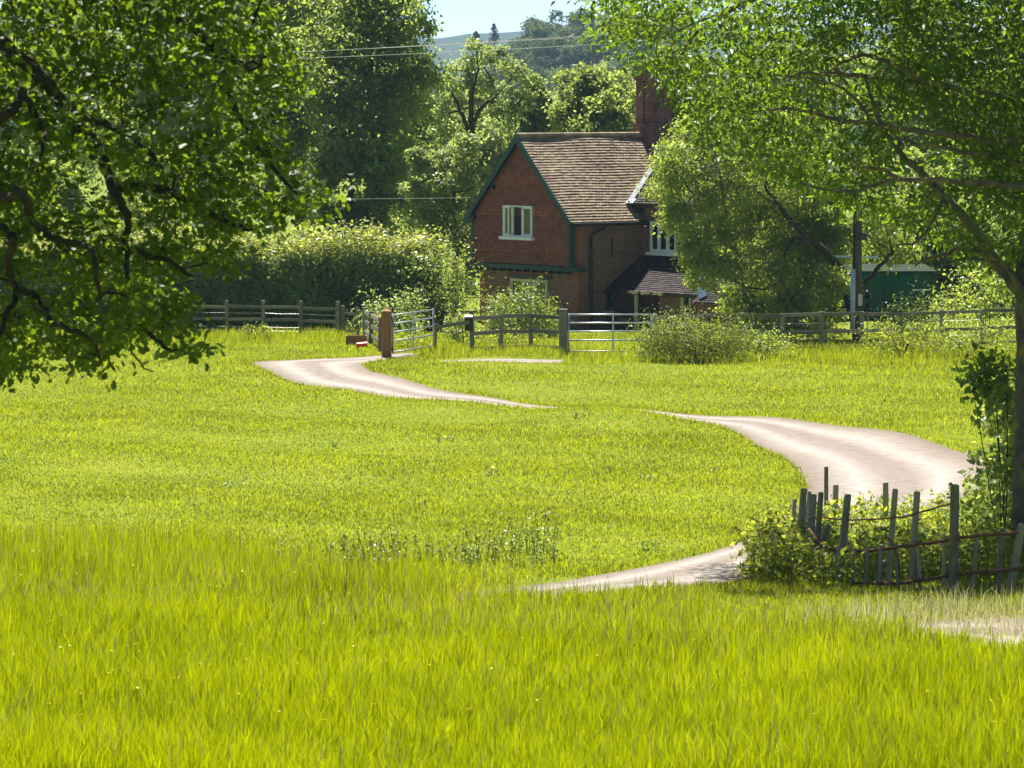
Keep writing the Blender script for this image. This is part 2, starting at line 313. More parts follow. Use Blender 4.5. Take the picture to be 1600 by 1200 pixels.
# ------------------------------------------------------------------ the drive (edges traced on the ground, then laid as a ribbon)
L_ = [(640, 552), (600, 555.5), (540, 560), (470, 561), (395, 565), (440, 589), (520, 607), (640, 624), (720, 631), (800, 636), (880, 640), (960, 643), (1010, 646), (1080, 657), (1150, 675), (1210, 705), (1250, 737), (1262, 765), (1240, 795), (1190, 835), (1120, 862), (1000, 882), (930, 893), (865, 905), (700, 925), (500, 945)]
R_ = [(660, 558), (625, 560), (590, 564), (570, 569), (572, 574), (590, 584), (650, 599), (720, 613), (760, 620), (810, 627), (880, 632.5), (960, 636), (1010, 638.5), (1100, 644), (1220, 652), (1350, 668), (1450, 690), (1540, 718), (1545, 760), (1400, 815), (1290, 850), (1200, 890), (1120, 915), (1000, 925), (800, 945), (560, 965)]
def smooth_curve(pts, n):
    p = np.array(pts, float); t = np.arange(len(p)); out = []
    for s in np.linspace(0, len(p) - 1, n):
        i = min(int(s), len(p) - 2); f = s - i
        p0, p1, p2, p3 = p[max(i - 1, 0)], p[i], p[i + 1], p[min(i + 2, len(p) - 1)]
        out.append(0.5 * ((2 * p1) + (-p0 + p2) * f + (2 * p0 - 5 * p1 + 4 * p2 - p3) * f * f + (-p0 + 3 * p1 - 3 * p2 + p3) * f ** 3))
    return np.array(out)
def flat_h(x, y):
    x = np.asarray(x, float); y = np.asarray(y, float); return CAMZ - _pchip(y, _Y, _D)
NR = 260
rl = smooth_curve([G(*p, fn=flat_h)[:2] for p in L_], NR); rr = smooth_curve([G(*p, fn=flat_h)[:2] for p in R_], NR)
P2L = [(1390, 985), (1480, 975), (1600, 968), (1750, 965)]; P2R = [(1400, 992), (1490, 1008), (1600, 1024), (1750, 1030)]
pl = smooth_curve([G(*p, fn=flat_h)[:2] for p in P2L], 60); pr = smooth_curve([G(*p, fn=flat_h)[:2] for p in P2R], 60)
P3L = [(690, 562), (760, 561), (820, 560.5), (880, 560)]; P3R = [(690, 564), (760, 565), (820, 565), (880, 564)]
p3l = smooth_curve([G(*p, fn=flat_h)[:2] for p in P3L], 30); p3r = smooth_curve([G(*p, fn=flat_h)[:2] for p in P3R], 30)
road_pts = np.concatenate([rl * (1 - k) + rr * k for k in np.linspace(0, 1, 9)])
path_pts = np.concatenate([pl * (1 - k) + pr * k for k in np.linspace(0, 1, 7)] + [p3l * (1 - k) + p3r * k for k in np.linspace(0, 1, 3)])
# rasterised distance-to-drive map for sinking the ground and keeping grass off
GX0, GX1, GY0, GY1, GS = -14.0, 16.0, 34.0, 134.0, 0.1
_nx, _ny = int((GX1 - GX0) / GS), int((GY1 - GY0) / GS)
mask = np.zeros((_ny, _nx), bool)
def raster(a, b, n=40):
    for k in np.linspace(0, 1, n):
        q = a * (1 - k) + b * k
        q2 = np.concatenate([q, (q[:-1] + q[1:]) / 2, q[:-1] * .75 + q[1:] * .25, q[:-1] * .25 + q[1:] * .75])
        i = ((q2[:, 0] - GX0) / GS).astype(int); j = ((q2[:, 1] - GY0) / GS).astype(int)
        ok = (i >= 0) & (i < _nx) & (j >= 0) & (j < _ny); mask[j[ok], i[ok]] = True
raster(rl, rr, 90); raster(pl, pr, 60); raster(p3l, p3r, 20)
for _ in range(2):
    mm = mask.copy(); mm[1:] |= mask[:-1]; mm[:-1] |= mask[1:]; mm[:, 1:] |= mask[:, :-1]; mm[:, :-1] |= mask[:, 1:]; mask = mm
for _ in range(1):
    mm = mask.copy(); mm[1:] &= mask[:-1]; mm[:-1] &= mask[1:]; mm[:, 1:] &= mask[:, :-1]; mm[:, :-1] &= mask[:, 1:]; mask = mm
soft = mask.astype(np.float32)
for _ in range(4):
    s2 = soft.copy(); s2[1:-1, 1:-1] = (soft[1:-1, 1:-1] + soft[:-2, 1:-1] + soft[2:, 1:-1] + soft[1:-1, :-2] + soft[1:-1, 2:]) / 5; soft = s2
def on_road(x, y, thr=0.5):
    i = ((np.asarray(x) - GX0) / GS).astype(int); j = ((np.asarray(y) - GY0) / GS).astype(int)
    ok = (i >= 0) & (i < _nx) & (j >= 0) & (j < _ny)
    return np.where(ok, soft[np.clip(j, 0, _ny - 1), np.clip(i, 0, _nx - 1)], 0.0)
def road_ribbon(name, a, b, dz, nc=13):
    n = len(a); V = []; rn = []
    for i in range(n):
        for k in range(nc):
            f = k / (nc - 1); q = a[i] * (1 - f) + b[i] * f
            V.append((q[0], q[1], float(base_h(q[0], q[1])) + dz)); rn.append(f)
    Fc = [(i * nc + k, i * nc + k + 1, (i + 1) * nc + k + 1, (i + 1) * nc + k) for i in range(n - 1) for k in range(nc - 1)]
    o = np_mesh(name, V, Fc, M['road'], rnd=rn, smooth=True); return tag(o, kind='structure')
road_ribbon('drive', rl, rr, -0.012)
road_ribbon('path', pl, pr, -0.02, 7)
road_ribbon('garden_path', p3l, p3r, -0.02, 4)

# ------------------------------------------------------------------ ground sheet
def axis(segs):
    out = []
    for a, b, st in segs: out += list(np.arange(a, b, st))
    return np.array(out + [segs[-1][1]])
xs = axis([(-3000, -400, 200), (-400, -60, 20), (-60, -20, 2.5), (-20, 20, 0.25), (20, 60, 2.5), (60, 400, 20), (400, 3000, 200)])
ys = axis([(-60, 20, 8), (20, 30, 1), (30, 132, 0.25), (132, 170, 1), (170, 700, 10), (700, 1200, 20), (1200, 4000, 150)])
XX, YY = np.meshgrid(xs, ys); ZZ = base_h(XX, YY) - 0.08 * np.clip(on_road(XX, YY) * 2 - 1.0, 0, 1)
nx, ny = len(xs), len(ys); idx = np.arange(nx * ny).reshape(ny, nx)
Fc = np.stack([idx[:-1, :-1], idx[:-1, 1:], idx[1:, 1:], idx[1:, :-1]], -1).reshape(-1, 4)
tag(np_mesh('ground', np.stack([XX, YY, ZZ], -1).reshape(-1, 3), Fc, M['ground'], smooth=True), kind='structure')
# far blue ridge
rx = np.linspace(-1400, 1400, 120); rV = []; rng = np.random.default_rng(5)
ridge = 50 + 5 * np.sin(rx / 160.) + 3 * np.sin(rx / 47. + 1) + rng.normal(0, .8, len(rx))
prof = [(2500, -25), (2750, .45), (3000, .85), (3200, 1.0), (3500, .7), (3900, -20)]
for yy, f in prof:
    for k, x in enumerate(rx): rV.append((x, yy, f if f < 0 else CAMZ - 25 + (25 + ridge[k]) * f))
idx = np.arange(len(prof) * 120).reshape(len(prof), 120)
Fc = np.stack([idx[:-1, :-1], idx[:-1, 1:], idx[1:, 1:], idx[1:, :-1]], -1).reshape(-1, 4)
M['ridge'] = noise_mat('wooded ridge', [(0.35, (0.025, 0.045, 0.035)), (0.65, (0.05, 0.075, 0.05))], 0.02, rough=0.95, spec=0.02)
tag(np_mesh('hills', rV, Fc, M['ridge'], smooth=True), kind='structure')


# ------------------------------------------------------------------ the cottage (local x: right and away along the ridge; y: left and away across the gable)
hz = CAMZ - 8.75
house = thing('cottage', 'red brick and tile-hung cottage with steep tiled roof, green bargeboards and tall chimney', 'house', (2.455, 143, hz), math.atan2(.625, .781))
rg = random.Random(3)
TP = 0.997                                             # roof pitch tangent
def zroof(y): return 4.06 + (y + .25) * TP if y < 2.95 else 4.06 + (6.15 - y) * TP
# brick walls
w = MB(); w.add([(0, 0, -.4), (0, 5.9, -.4), (0, 5.9, 4.3), (0, 2.95, 7.2), (0, 0, 4.3)], [(0, 4, 3, 2, 1)])
w.add([(0, 0, -.4), (3.2, 0, -.4), (3.2, 0, 4.28), (0, 0, 4.28)], [(0, 1, 2, 3)])
w.add([(0, 5.9, -.4), (7, 5.9, -.4), (7, 5.9, 4.28), (0, 5.9, 4.28)], [(3, 2, 1, 0)])
w.build('wall', M['brick'], house)
q, q2 = MB(), MB()
for k in range(11):                                    # toothed orange corner bricks
    z0 = -.35 + k * .41; L = .42 if k % 2 else .30; Lb = .30 if k % 2 else .42
    q.add([(-.012, -.012, z0), (L, -.012, z0), (L, -.012, z0 + .405), (-.012, -.012, z0 + .405)], [(0, 1, 2, 3)])
    if z0 < 2.2: q.add([(-.012, -.012, z0), (-.012, Lb, z0), (-.012, Lb, z0 + .405), (-.012, -.012, z0 + .405)], [(3, 2, 1, 0)])
    if z0 < 2.2: q2.add([(-.012, 5.9, z0), (-.012, 5.9 - Lb, z0), (-.012, 5.9 - Lb, z0 + .405), (-.012, 5.9, z0 + .405)], [(0, 1, 2, 3)])
q.build('corner_bricks', M['brickred'], house); q2.build('corner_bricks', M['brickred'], house)
# cross wing
w = MB(); w.add([(3.2, 0, -.4), (3.2, -3.6, -.4), (3.2, -3.6, 4.86), (3.2, 0, 4.86)], [(3, 2, 1, 0)])
w.add([(3.2, -3.6, -.4), (8.6, -3.6, -.4), (8.6, -3.6, 4.86), (7.07, -3.6, 7.05), (3.2, -3.6, 4.86)], [(0, 1, 2, 3, 4)])
w.add([(8.6, -3.6, -.4), (8.6, 6, -.4), (8.6, 6, 4.86), (8.6, -3.6, 4.86)], [(0, 1, 2, 3)])
w.build('wing_wall', M['brick'], house)
# tile-hung jettied gable
JX = -.35
j = MB(); j.add([(JX, 0, 2.42), (JX, 5.9, 2.42), (JX, 5.9, 4.25), (JX, 2.95, 7.15), (JX, 0, 4.25)], [(0, 4, 3, 2, 1)])
j.add([(JX, 0, 2.42), (0, 0, 2.42), (0, 0, 4.3), (JX, 0, 4.3)], [(0, 1, 2, 3)]); j.add([(JX, 0, 2.42), (JX, 5.9, 2.42), (0, 5.9, 2.42), (0, 0, 2.42)], [(0, 1, 2, 3)])
tiles, scal = MB(), MB(); gauge = .138; tw = .168
def band(z): return 2.78 < z < 3.12 or 4.12 < z < 4.62 or 5.22 < z < 5.62
row = 0; z = 2.44
while z < 7.0:
    n = int(5.9 / tw) + 2
    for k in range(n):
        y0 = k * tw - (tw / 2 if row % 2 else 0); y1 = y0 + tw - .006
        y0c, y1c = max(y0, .02), min(y1, 5.88)
        if y1c - y0c < .03: continue
        if min(zroof(y0c), zroof(y1c)) < z + gauge + .06: continue
        ym = (y0c + y1c) / 2
        if 2.16 < ym < 4.01 and 3.36 < z + gauge / 2 < 4.66: continue
        r = rg.random(); t = .040 + rg.random() * .010; zt = z + gauge + .03; zj = z + (rg.random() - .5) * .01
        if band(z):
            zb = zj - .055
            scal.add([(JX - .004, y0c, zt), (JX - .004, y1c, zt), (JX - t - .014, y1c, zj + .06), (JX - t - .020, ym, zb), (JX - t - .014, y0c, zj + .06), (JX, y1c, zj + .05), (JX, ym, zb), (JX, y0c, zj + .05)],
                     [(0, 4, 3, 2, 1), (3, 6, 5, 2), (4, 7, 6, 3)], r)
        else:
            tiles.add([(JX - .004, y0c, zt), (JX - .004, y1c, zt), (JX - t, y1c, zj), (JX - t, y0c, zj), (JX, y1c, zj), (JX, y0c, zj)], [(0, 3, 2, 1), (3, 5, 4, 2)], r)
    row += 1; z += gauge
jo = j.build('gable_wall', M['tilehung'], house)
tiles.build('hanging_tiles', M['tilehung'], jo); scal.build('scalloped_tiles', M['scallop'], jo)
g = MB()                                               # green corner boards, sill beam
g.box(JX - .05, JX + .16, -.04, .13, 2.36, 4.2); g.build('corner_board', M['green'], house)
g = MB(); g.box(JX - .05, JX + .10, 5.78, 5.94, 2.36, 4.2); g.build('corner_board', M['green'], house)
g = MB(); g.box(JX - .03, .02, -.46, 5.96, 2.22, 2.39)
g.build('jetty_beam', M['green'], house)
for k in range(12):
    g = MB(); g.box(JX - .055, JX + .25, .25 + k * .49, .37 + k * .49, 2.12, 2.215); g.build('joist_end', M['black'], house)
# bargeboards (one board per rake)
def rake(y0, y1, name, m, off, dep, x0, x1):
    b = MB(); z0, z1 = zroof(y0) + off, zroof(y1) + off
    b.add([(x0, y0, z0), (x0, y1, z1), (x0, y1, z1 - dep), (x0, y0, z0 - dep), (x1, y0, z0), (x1, y1, z1), (x1, y1, z1 - dep), (x1, y0, z0 - dep)],
          [(0, 1, 2, 3), (7, 6, 5, 4), (0, 4, 5, 1), (1, 5, 6, 2), (2, 6, 7, 3), (3, 7, 4, 0)])
    return b.build(name, m, house)
rake(-.27, 2.95, 'bargeboard', M['green'], .055, .30, -.61, -.556)
rake(6.17, 2.951, 'bargeboard', M['green'], .055, .30, -.61, -.556)
b = MB(); b.tube([(-.52, 4.55, 5.30), (-.25, 4.55, 5.30)], .09, 8); b.build('purlin_end', M['black'], house)
b = MB(); b.tube([(-.52, 5.72, 4.12), (-.3, 5.72, 4.12)], .09, 8); b.build('purlin_end', M['black'], house)
# tiled slopes: real overlapping courses
def slope(O, u, v, n, vlen, ulim, gauge=.142, tw=.17, thick=.033, sag=.03):
    mb = MB(); O, u, v, n = Vector(O), Vector(u), Vector(v), Vector(n); k = 0; s = 0.0
    while s < vlen - .02:
        a, b = ulim(s); m = int((b - a) / tw) + 2; s1 = min(s + gauge + .02, vlen)
        for i in range(m):
            x0 = a + i * tw - (tw / 2 if k % 2 else 0); x1 = x0 + tw - .004; x0, x1 = max(x0, a), min(x1, b)
            if x1 - x0 < .02: continue
            t = thick + rg.random() * .012; js = (rg.random() - .5) * .014; sg = math.sin(x0 * 1.3 + 1) * math.sin(s * 1.1) * sag
            A = O + u * x0 + v * (s + js) + n * (t + sg); B = O + u * x1 + v * (s + js + (rg.random() - .5) * .008) + n * (t + sg)
            C = O + u * x1 + v * s1 + n * (.004 + sg); D = O + u * x0 + v * s1 + n * (.004 + sg)
            mb.add([A, B, C, D, A - n * (t - .001), B - n * (t - .001)], [(0, 1, 2, 3), (4, 5, 1, 0)], rg.random())
        k += 1; s += gauge
    return mb
ca = 1 / math.hypot(1, TP); sa = TP * ca
vl = 3.2 / ca
def xmax(s):
    zz = 4.06 + s * sa
    return 3.2 if zz < 4.7 else min(2.9 + (zz - 4.7) / .575, 5.72 if zz > 7.0 else 9)
fr = slope((0, -.25, 4.06), (1, 0, 0), (0, ca, sa), (0, -sa, ca), vl, lambda s: (-.55, xmax(s)))
bk = slope((0, 6.15, 4.06), (1, 0, 0), (0, -ca, sa), (0, sa, ca), vl, lambda s: (-.55, 7.0), .3, .6)
fr.v += []; roof = fr.build('roof', M['roof'], house); bk.build('roof', M['roof'], house)
u = MB(); u.add([(-.54, -.24, 4.045), (3.15, -.24, 4.045), (7.0, 2.95, 7.22), (-.54, 2.95, 7.22), (-.54, 6.13, 4.045), (7, 6.13, 4.045)], [(0, 1, 2, 3), (3, 2, 5, 4)]); u.build('roof_boards', M['black'], house)
for k in range(14):
    r_ = MB(); x0 = -.56 + k * .45
    r_.tube([(x0, 2.95, 7.25), (x0 + .44, 2.95, 7.25)], [.12, .115], 10, rnd=rg.random()); r_.build('ridge_tile', M['roof'], roof)
# wing roof: left slope
wp = .575; cw = 1 / math.hypot(1, wp); sw = wp * cw; wl = 4.17 / cw
def ylim(s):
    x = 2.9 + s * cw; zz = 4.7 + s * sw; yv = -.25 + (zz - 4.06) / TP
    return (-yv + .02, 3.85)                            # u runs along -y
wr = slope((2.9, 0, 4.7), (0, -1, 0), (cw, 0, sw), (-sw, 0, cw), wl, ylim)
wro = wr.build('wing_roof', M['roofdark'], house)
u = MB(); u.add([(2.95, .3, 4.70), (2.95, -3.8, 4.70), (7.07, -3.8, 7.06), (7.07, 2.75, 7.06)], [(0, 1, 2, 3)]); u.add([(7.07, -3.8, 7.08), (8.85, -3.8, 4.7), (8.85, 2.8, 4.7), (7.07, 2.8, 7.08)], [(0, 1, 2, 3)]); u.build('wing_roof', M['roofdark'], house)
# lead valley strip, end flashing
l = MB()
va, vb = Vector((2.82, .36, 4.73)), Vector((7.0, 2.76, 7.1)); d = (vb - va); sx = Vector((-.62, .45, .36)).normalized() * .085
nup = Vector((-.15, -.2, .1)); 
l.add([va - sx + nup * .6, vb - sx + nup * .6, vb + sx + nup * .6, va + sx + nup * .6, va - sx, vb - sx, vb + sx, va + sx], [(0, 1, 2, 3), (7, 6, 5, 4), (0, 4, 5, 1), (2, 6, 7, 3), (3, 7, 4, 0), (1, 5, 6, 2)])
l.build('lead_valley', M['lead'], house)
l = MB(); l.beam((2.70, .22, 4.72), (2.98, .36, 4.86), .30, .05); l.build('lead_valley', M['lead'], house)
l = MB(); l.beam((5.70, 2.86, 7.33), (5.72, 2.1, 6.52), .13, .05); l.build('chimney_flashing', M['lead'], house)
# wing fascia under its eave
g = MB(); g.box(2.86, 2.93, -3.8, .35, 4.55, 4.69); g.build('gutter', M['black'], house)
g = MB(); g.add([(2.93, .3, 4.55), (2.93, -3.8, 4.55), (3.25, -3.8, 4.55), (3.25, .3, 4.55)], [(0, 1, 2, 3)]); g.build('soffit', M['black'], house)
# gutter and downpipe on the side wall
g = MB(); g.tube([(-.52, -.33, 3.99), (3.2, -.33, 3.98)], .065, 8); g.build('gutter', M['black'], house)
g = MB(); g.tube([(1.02, -.33, 3.95), (1.02, -.33, 3.84), (.60, -.12, 3.62), (.56, -.09, 3.5), (.56, -.09, -.3)], .06, 8); g.build('downpipe', M['black'], house)
g = MB(); g.tube([(1.62, -.05, 3.45), (1.62, -.05, 2.75)], .03, 6); g.build('vent_pipe', M['black'], house)
# windows (all face -x)
def window(x, y0, y1, z0, z1, nl, m, open_l=None, sill=True, curt=None):
    f = MB(); t = .058; xo = x - .07; xi = x + .05
    f.box(xo, xi, y0, y0 + t, z0, z1); f.box(xo, xi, y1 - t, y1, z0, z1); f.box(xo, xi, y0 + t, y1 - t, z0, z0 + t); f.box(xo, xi, y0 + t, y1 - t, z1 - t, z1)
    wd = (y1 - y0) / nl
    for k in range(1, nl): f.box(xo + .003, xi, y0 + k * wd - .032, y0 + k * wd + .032, z0 + t, z1 - t)
    wo_ = f.build('window', m, house)
    for k in range(nl):
        a, b_ = y0 + k * wd + (.032 if k else t), y0 + (k + 1) * wd - (.032 if k < nl - 1 else t)
        if open_l == k:
            c = MB(); c.box(x + .01, x + .03, a, b_, z0 + t, z1 - t); c.build('opening_dark_panel', M['room'], wo_)  # near-black panel painted as the unlit room in the open light
            c = MB()                                   # casement swung outwards, hinged on its far jamb
            hy = b_ - .01; ex = x - .07 - .30; ey = hy - .10
            c.beam((x - .075, hy, z0 + t + .02), (ex, ey, z0 + t + .02), .035, .06); c.beam((x - .075, hy, z1 - t - .03), (ex, ey, z1 - t - .03), .035, .06)
            c.beam((ex, ey, z0 + t), (ex, ey, z1 - t), .045, .05); c.beam((x - .08, hy, z0 + t), (x - .08, hy, z1 - t), .045, .05); c.build('open_casement', m, wo_)
        else:
            c = MB(); c.box(x - .012, x - .004, a + .05, b_ - .05, z0 + t + .05, z1 - t - .05); c.build('pane', M['glass'], wo_)
            c = MB(); e = .05
            c.box(x - .045, x + .0, a, a + e, z0 + t, z1 - t); c.box(x - .045, x, b_ - e, b_, z0 + t, z1 - t); c.box(x - .045, x, a + e, b_ - e, z0 + t, z0 + t + e); c.box(x - .045, x, a + e, b_ - e, z1 - t - e, z1 - t); c.build('casement', m, wo_)
            c = MB(); c.box(x + .02, x + .03, a, b_, z0 + t, z1 - t); c.build('curtain_or_dark_panel', M['curtain'] if curt == k else M['room'], wo_)  # pale curtain in one light, elsewhere a panel painted as room darkness
    if sill:
        s_ = MB(); s_.box(x - .17, x + .02, y0 - .12, y1 + .12, z0 - .12, z0 - .004); s_.build('sill', m, wo_)
window(JX - .01, 2.216, 3.955, 3.45, 4.62, 3, M['white'], open_l=1, curt=2)
window(0, 1.75, 3.95, .75, 1.84, 3, M['cream'], curt=1)
window(3.2, -1.945, -.46, 2.90, 4.06, 3, M['white'])
b = MB(); b.box(-.06, .01, 1.5, 4.15, 1.90, 1.99); b.build('lintel', M['green'], house)
b = MB(); b.add([(-.015, 1.5, 2.0), (-.015, 4.3, 2.0), (-.015, 4.3, 2.21), (-.015, 1.5, 2.21)], [(3, 2, 1, 0)]); b.build('tile_panel', M['scallop'], house)
# chimney
c = MB(); c.box(5.62, 6.78, 2.32, 3.48, 5.0, 7.66)
c.build('chimney_base', M['brickdark'], house)
c = MB(); c.box(5.72, 6.68, 2.95, 3.40, 7.66, 9.35); c.box(5.72, 6.68, 2.42, 2.87, 7.66, 9.35); c.box(5.80, 6.6, 2.86, 2.96, 7.66, 9.35)
ch = c.build('chimney', M['brickdark'], house)
for k, (e, z0, z1) in enumerate([(.05, 9.35, 9.50), (.09, 9.50, 9.66), (.04, 9.66, 9.92)]):
    c = MB(); c.box(5.72 - e, 6.68 + e, 2.42 - e, 3.40 + e, z0, z1); c.build('chimney_band', M['brickdark'], ch)
c = MB(); c.box(5.55, 6.8, 2.26, 3.54, 7.60, 7.70); c.build('chimney_band', M['brickdark'], ch)
for y_ in (2.64, 3.18):
    c = MB(); c.tube([(6.2, y_, 9.9), (6.2, y_, 10.0)], [.16, .14], 10); c.build('chimney_pot', M['scallop'], ch)
# lean-to porch
pz = (2.76 - 1.51) / 1.9; cp_ = 1 / math.hypot(1, pz); sp_ = pz * cp_
pr_ = slope((1.31, 0, 1.51), (0, -1, 0), (cp_, 0, sp_), (-sp_, 0, cp_), 1.9 / cp_, lambda s: (0.02, 5.3), .12, .17)
pro = pr_.build('porch_roof', M['roofdark'], house)
u = MB(); u.add([(1.33, 0, 1.49), (1.33, -5.3, 1.49), (3.2, -5.3, 2.73), (3.2, 0, 2.73)], [(0, 1, 2, 3)]); u.build('porch_boards', M['black'], pro)
u = MB(); u.box(1.26, 1.31, -5.3, .0, 1.40, 1.50); u.build('eave_board', M['black'], pro)
for k in range(13):
    u = MB(); y_ = -1.3 - k * .17; u.box(1.235, 1.258, y_ - .165, y_, 1.43 + .02 * math.sin(k * 2.1), 1.535 + .012 * math.sin(k * 1.7)); u.build('eave_tile', M['cream'] if k % 4 else M['scallop'], pro)
lo = slope((1.0, 0, 1.28), (0, -1, 0), (cp_, 0, sp_), (-sp_, 0, cp_), 1.9 / cp_, lambda s: (5.32, 7.2), .12, .17)
lo.build('porch_roof', M['roofdark'], house)
u = MB(); u.add([(1.02, -5.32, 1.25), (1.02, -7.2, 1.25), (2.6, -7.2, 2.3), (2.6, -5.32, 2.3)], [(0, 1, 2, 3)]); u.build('porch_boards', M['black'], house)
w = MB(); X1 = 1.85
for y0, y1, z0, z1 in ((-3.75, -2.52, -.4, 1.8), (-7.2, -4.32, -.4, 1.75), (-4.32, -3.75, -.4, .72), (-4.32, -3.75, 1.55, 1.8)):
    w.add([(X1, y0, z0), (X1, y1, z0), (X1, y1, z1), (X1, y0, z1)], [(0, 3, 2, 1)])
w.build('porch_wall', M['brick'], house)
d_ = MB(); d_.box(3.0, 3.06, -2.5, -1.68, -.3, 1.75); do = d_.build('door', M['green'], house)
d_ = MB(); d_.box(2.0, 2.95, -2.55, -2.5, -.3, 1.8); d_.build('door_recess', M['room'], house)  # near-black panel standing in for the shade of the doorway
d_ = MB(); d_.box(1.42, 1.52, -1.68, -1.58, -.4, 1.52); d_.build('porch_post', M['cream'], house)
d_ = MB(); d_.beam((1.40, -.08, 1.42), (1.40, -.08, .45), .10, .10); d_.beam((1.40, -.08, .8), (1.40, -.6, 1.42), .08, .09); d_.build('bracket', M['green'], house)
d_ = MB(); d_.box(1.30, 1.62, -.22, 0, .55, .72); d_.build('step_block', M['curtain'], house)
window(X1, -4.32, -3.78, .72, 1.55, 1, M['cream'], sill=False)
window(X1 - .02, -6.95, -6.35, .70, 1.18, 1, M['cream'], sill=False)
bs = MB(); t0 = Vector((2.25, -4.19, 2.26)); t1 = Vector((1.12, -5.78, 1.45))
bs.beam(t0, t1, .30, .05, up=(-.5, 0, .8)); bs.build('lead_sheet', M['bluesheet'], house)

# ------------------------------------------------------------------ fences and gates
def Pg(px, py): return G(px, py)
def at_ground(p): return np.array([p[0], p[1], gz(p[0], p[1])])
def gD(px, D):
    """ground point on picture column px at depth D"""
    x = (px - CX) / F * D; return np.array([x, D, gz(x, D)])
rf = random.Random(11)
def rail_fence(name, label, posts, rail_h, ph, group=None, pw=.12, rw=.04, rh=.10, wires=(), mat='wood', posth=None):
    """posts: ground points; one child per post, one per run of rail"""
    o = thing(name, label, 'fence', posts[0], group=group); O = np.array(posts[0])
    for i, p in enumerate(posts):
        b = MB(); h = (posth[i] if posth else ph) * (1 + rf.uniform(-.03, .03)); q = np.array(p) - O; lx, ly = rf.uniform(-.02, .02), rf.uniform(-.02, .02)
        b.beam(q + (0, 0, -.3), q + (lx, ly, h), pw, pw, up=(.3, 1, 0), rnd=rf.random()); b.build('post', M[mat], o, bevel=.012)
    for h in rail_h:
        for i in range(len(posts) - 1):
            b = MB(); a, c = np.array(posts[i]) - O, np.array(posts[i + 1]) - O; dy = np.array([0, -pw / 2 - rw / 2, 0])
            b.beam(a + dy + (0, 0, h + rf.uniform(-.025, .025)), c + dy + (0, 0, h + rf.uniform(-.025, .025)), rw, rh, rnd=rf.random()); b.build('rail', M[mat], o)
    for h in wires:
        b = MB()
        for i in range(len(posts) - 1):
            a, c = np.array(posts[i]) - O, np.array(posts[i + 1]) - O; dy = np.array([0, pw / 2 + .01, 0]); b.tube([a + dy + (0, 0, h), (a + c) / 2 + dy + (0, 0, h - .015), c + dy + (0, 0, h)], .003, 4)
        b.build('wire', M['wire'], o)
    return o
LP = [(-120, 512), (-40, 513.5), (40, 515), (120, 516.5), (200, 517.5), (280, 519), (355, 520.5), (411, 521.5), (470, 523), (527, 526)]
rail_fence('rail_fence', 'long grey post and rail fence in front of the clipped hedge', [Pg(*p) for p in LP], (.98, .52), 1.22, wires=(.25, .75, .12))
a, b_ = Pg(536, 527), Pg(558, 530)
o = thing('wicket_gate', 'small wooden wicket gate at the end of the fence before the hedge', 'gate', a)
for h in (.25, .55, .85):
    b = MB(); b.beam((0, 0, h), b_ - a + (0, 0, h), .04, .10, rnd=rf.random()); b.build('rail', M['wood'], o)
b = MB(); b.beam((0, .05, .25), b_ - a + (0, .05, .85), .03, .08); b.build('brace', M['wood'], o)
for q in (np.zeros(3), b_ - a):
    b = MB(); b.beam(q + (0, 0, -.2), q + (0, 0, 1.12), .13, .13, up=(0, 1, 0), rnd=rf.random()); b.build('post', M['wood'], o, bevel=.012)
rail_fence('rail_fence', 'short weathered fence run angling forward to the brown gatepost', [Pg(570, 534), Pg(580, 541), Pg(594, 552)], (1.05, .70, .36), 1.18, rh=.13)
gp = Pg(604, 557)
o = thing('gatepost', 'thick orange-brown wooden gatepost beside the open metal gate', 'post', gp)
b = MB(); b.box(-.155, .155, -.155, .155, -.4, 1.44); b.build('shaft', M['newwood'], o, bevel=.02)
b = MB(); b.add([(-.16, -.16, 1.44), (.16, -.16, 1.44), (.16, .16, 1.44), (-.16, .16, 1.44), (0, 0, 1.53)], [(0, 1, 4), (1, 2, 4), (2, 3, 4), (3, 0, 4)]); b.build('cap', M['newwood'], o)
b = MB(); b.box(.155, .20, -.05, .05, 1.12, 1.2); b.box(.155, .20, -.05, .05, .2, .28); b.build('hinge', M['black'], o)
def field_gate(label, a, c, zs, ht, nbars, uprights, r=.026):
    o = thing('metal_gate', label, 'gate', a); d = c - a; d = np.array([d[0], d[1], 0]); s = zs
    for k in range(nbars):
        h = .10 + (ht - .10) * [0, .30, .54, .77, 1.0][k] if nbars == 5 else .1 + (ht - .1) * k / (nbars - 1)
        b = MB(); b.tube([(0, 0, h), d + (0, 0, h + s)], r, 8); b.build('bar', M['galv'], o, smooth=True)
    for f in (0, 1):
        b = MB(); q = d * f; b.tube([q + (0, 0, .06 + s * f), q + (0, 0, ht + .03 + s * f)], r * 1.25, 8); b.build('stile', M['galv'], o, smooth=True)
    for f in uprights:
        b = MB(); q = d * f + (0, -.03, 0); b.beam(q + (0, 0, .1 + s * f), q + (0, 0, ht + s * f), .05, .012, up=(0, 1, 0)); b.build('upright', M['galv'], o)
    return o
a = gp + (.2, .05, .03); x2 = 677
ce = gD(x2, gp[1] + 2.9)
field_gate('open galvanised five-bar gate hung on the brown gatepost, swung back', a, ce, float(ce[2] - a[2]) + .10, 1.27, 5, (.5,))
# rail beyond the open gate
a, c = gD(680, 124.5), gD(733, 123.2)
o = thing('single_rail', 'low dark wooden rail between the open gate and the black letterbox post', 'rail', a)
b = MB(); b.beam((0, 0, .78), c - a + (0, 0, 1.02), .05, .11); b.build('rail', M['wood'], o)
b = MB(); b.beam((0, 0, -.3), (0, 0, .9), .1, .1, up=(0, 1, 0)); b.build('post', M['wood'], o)
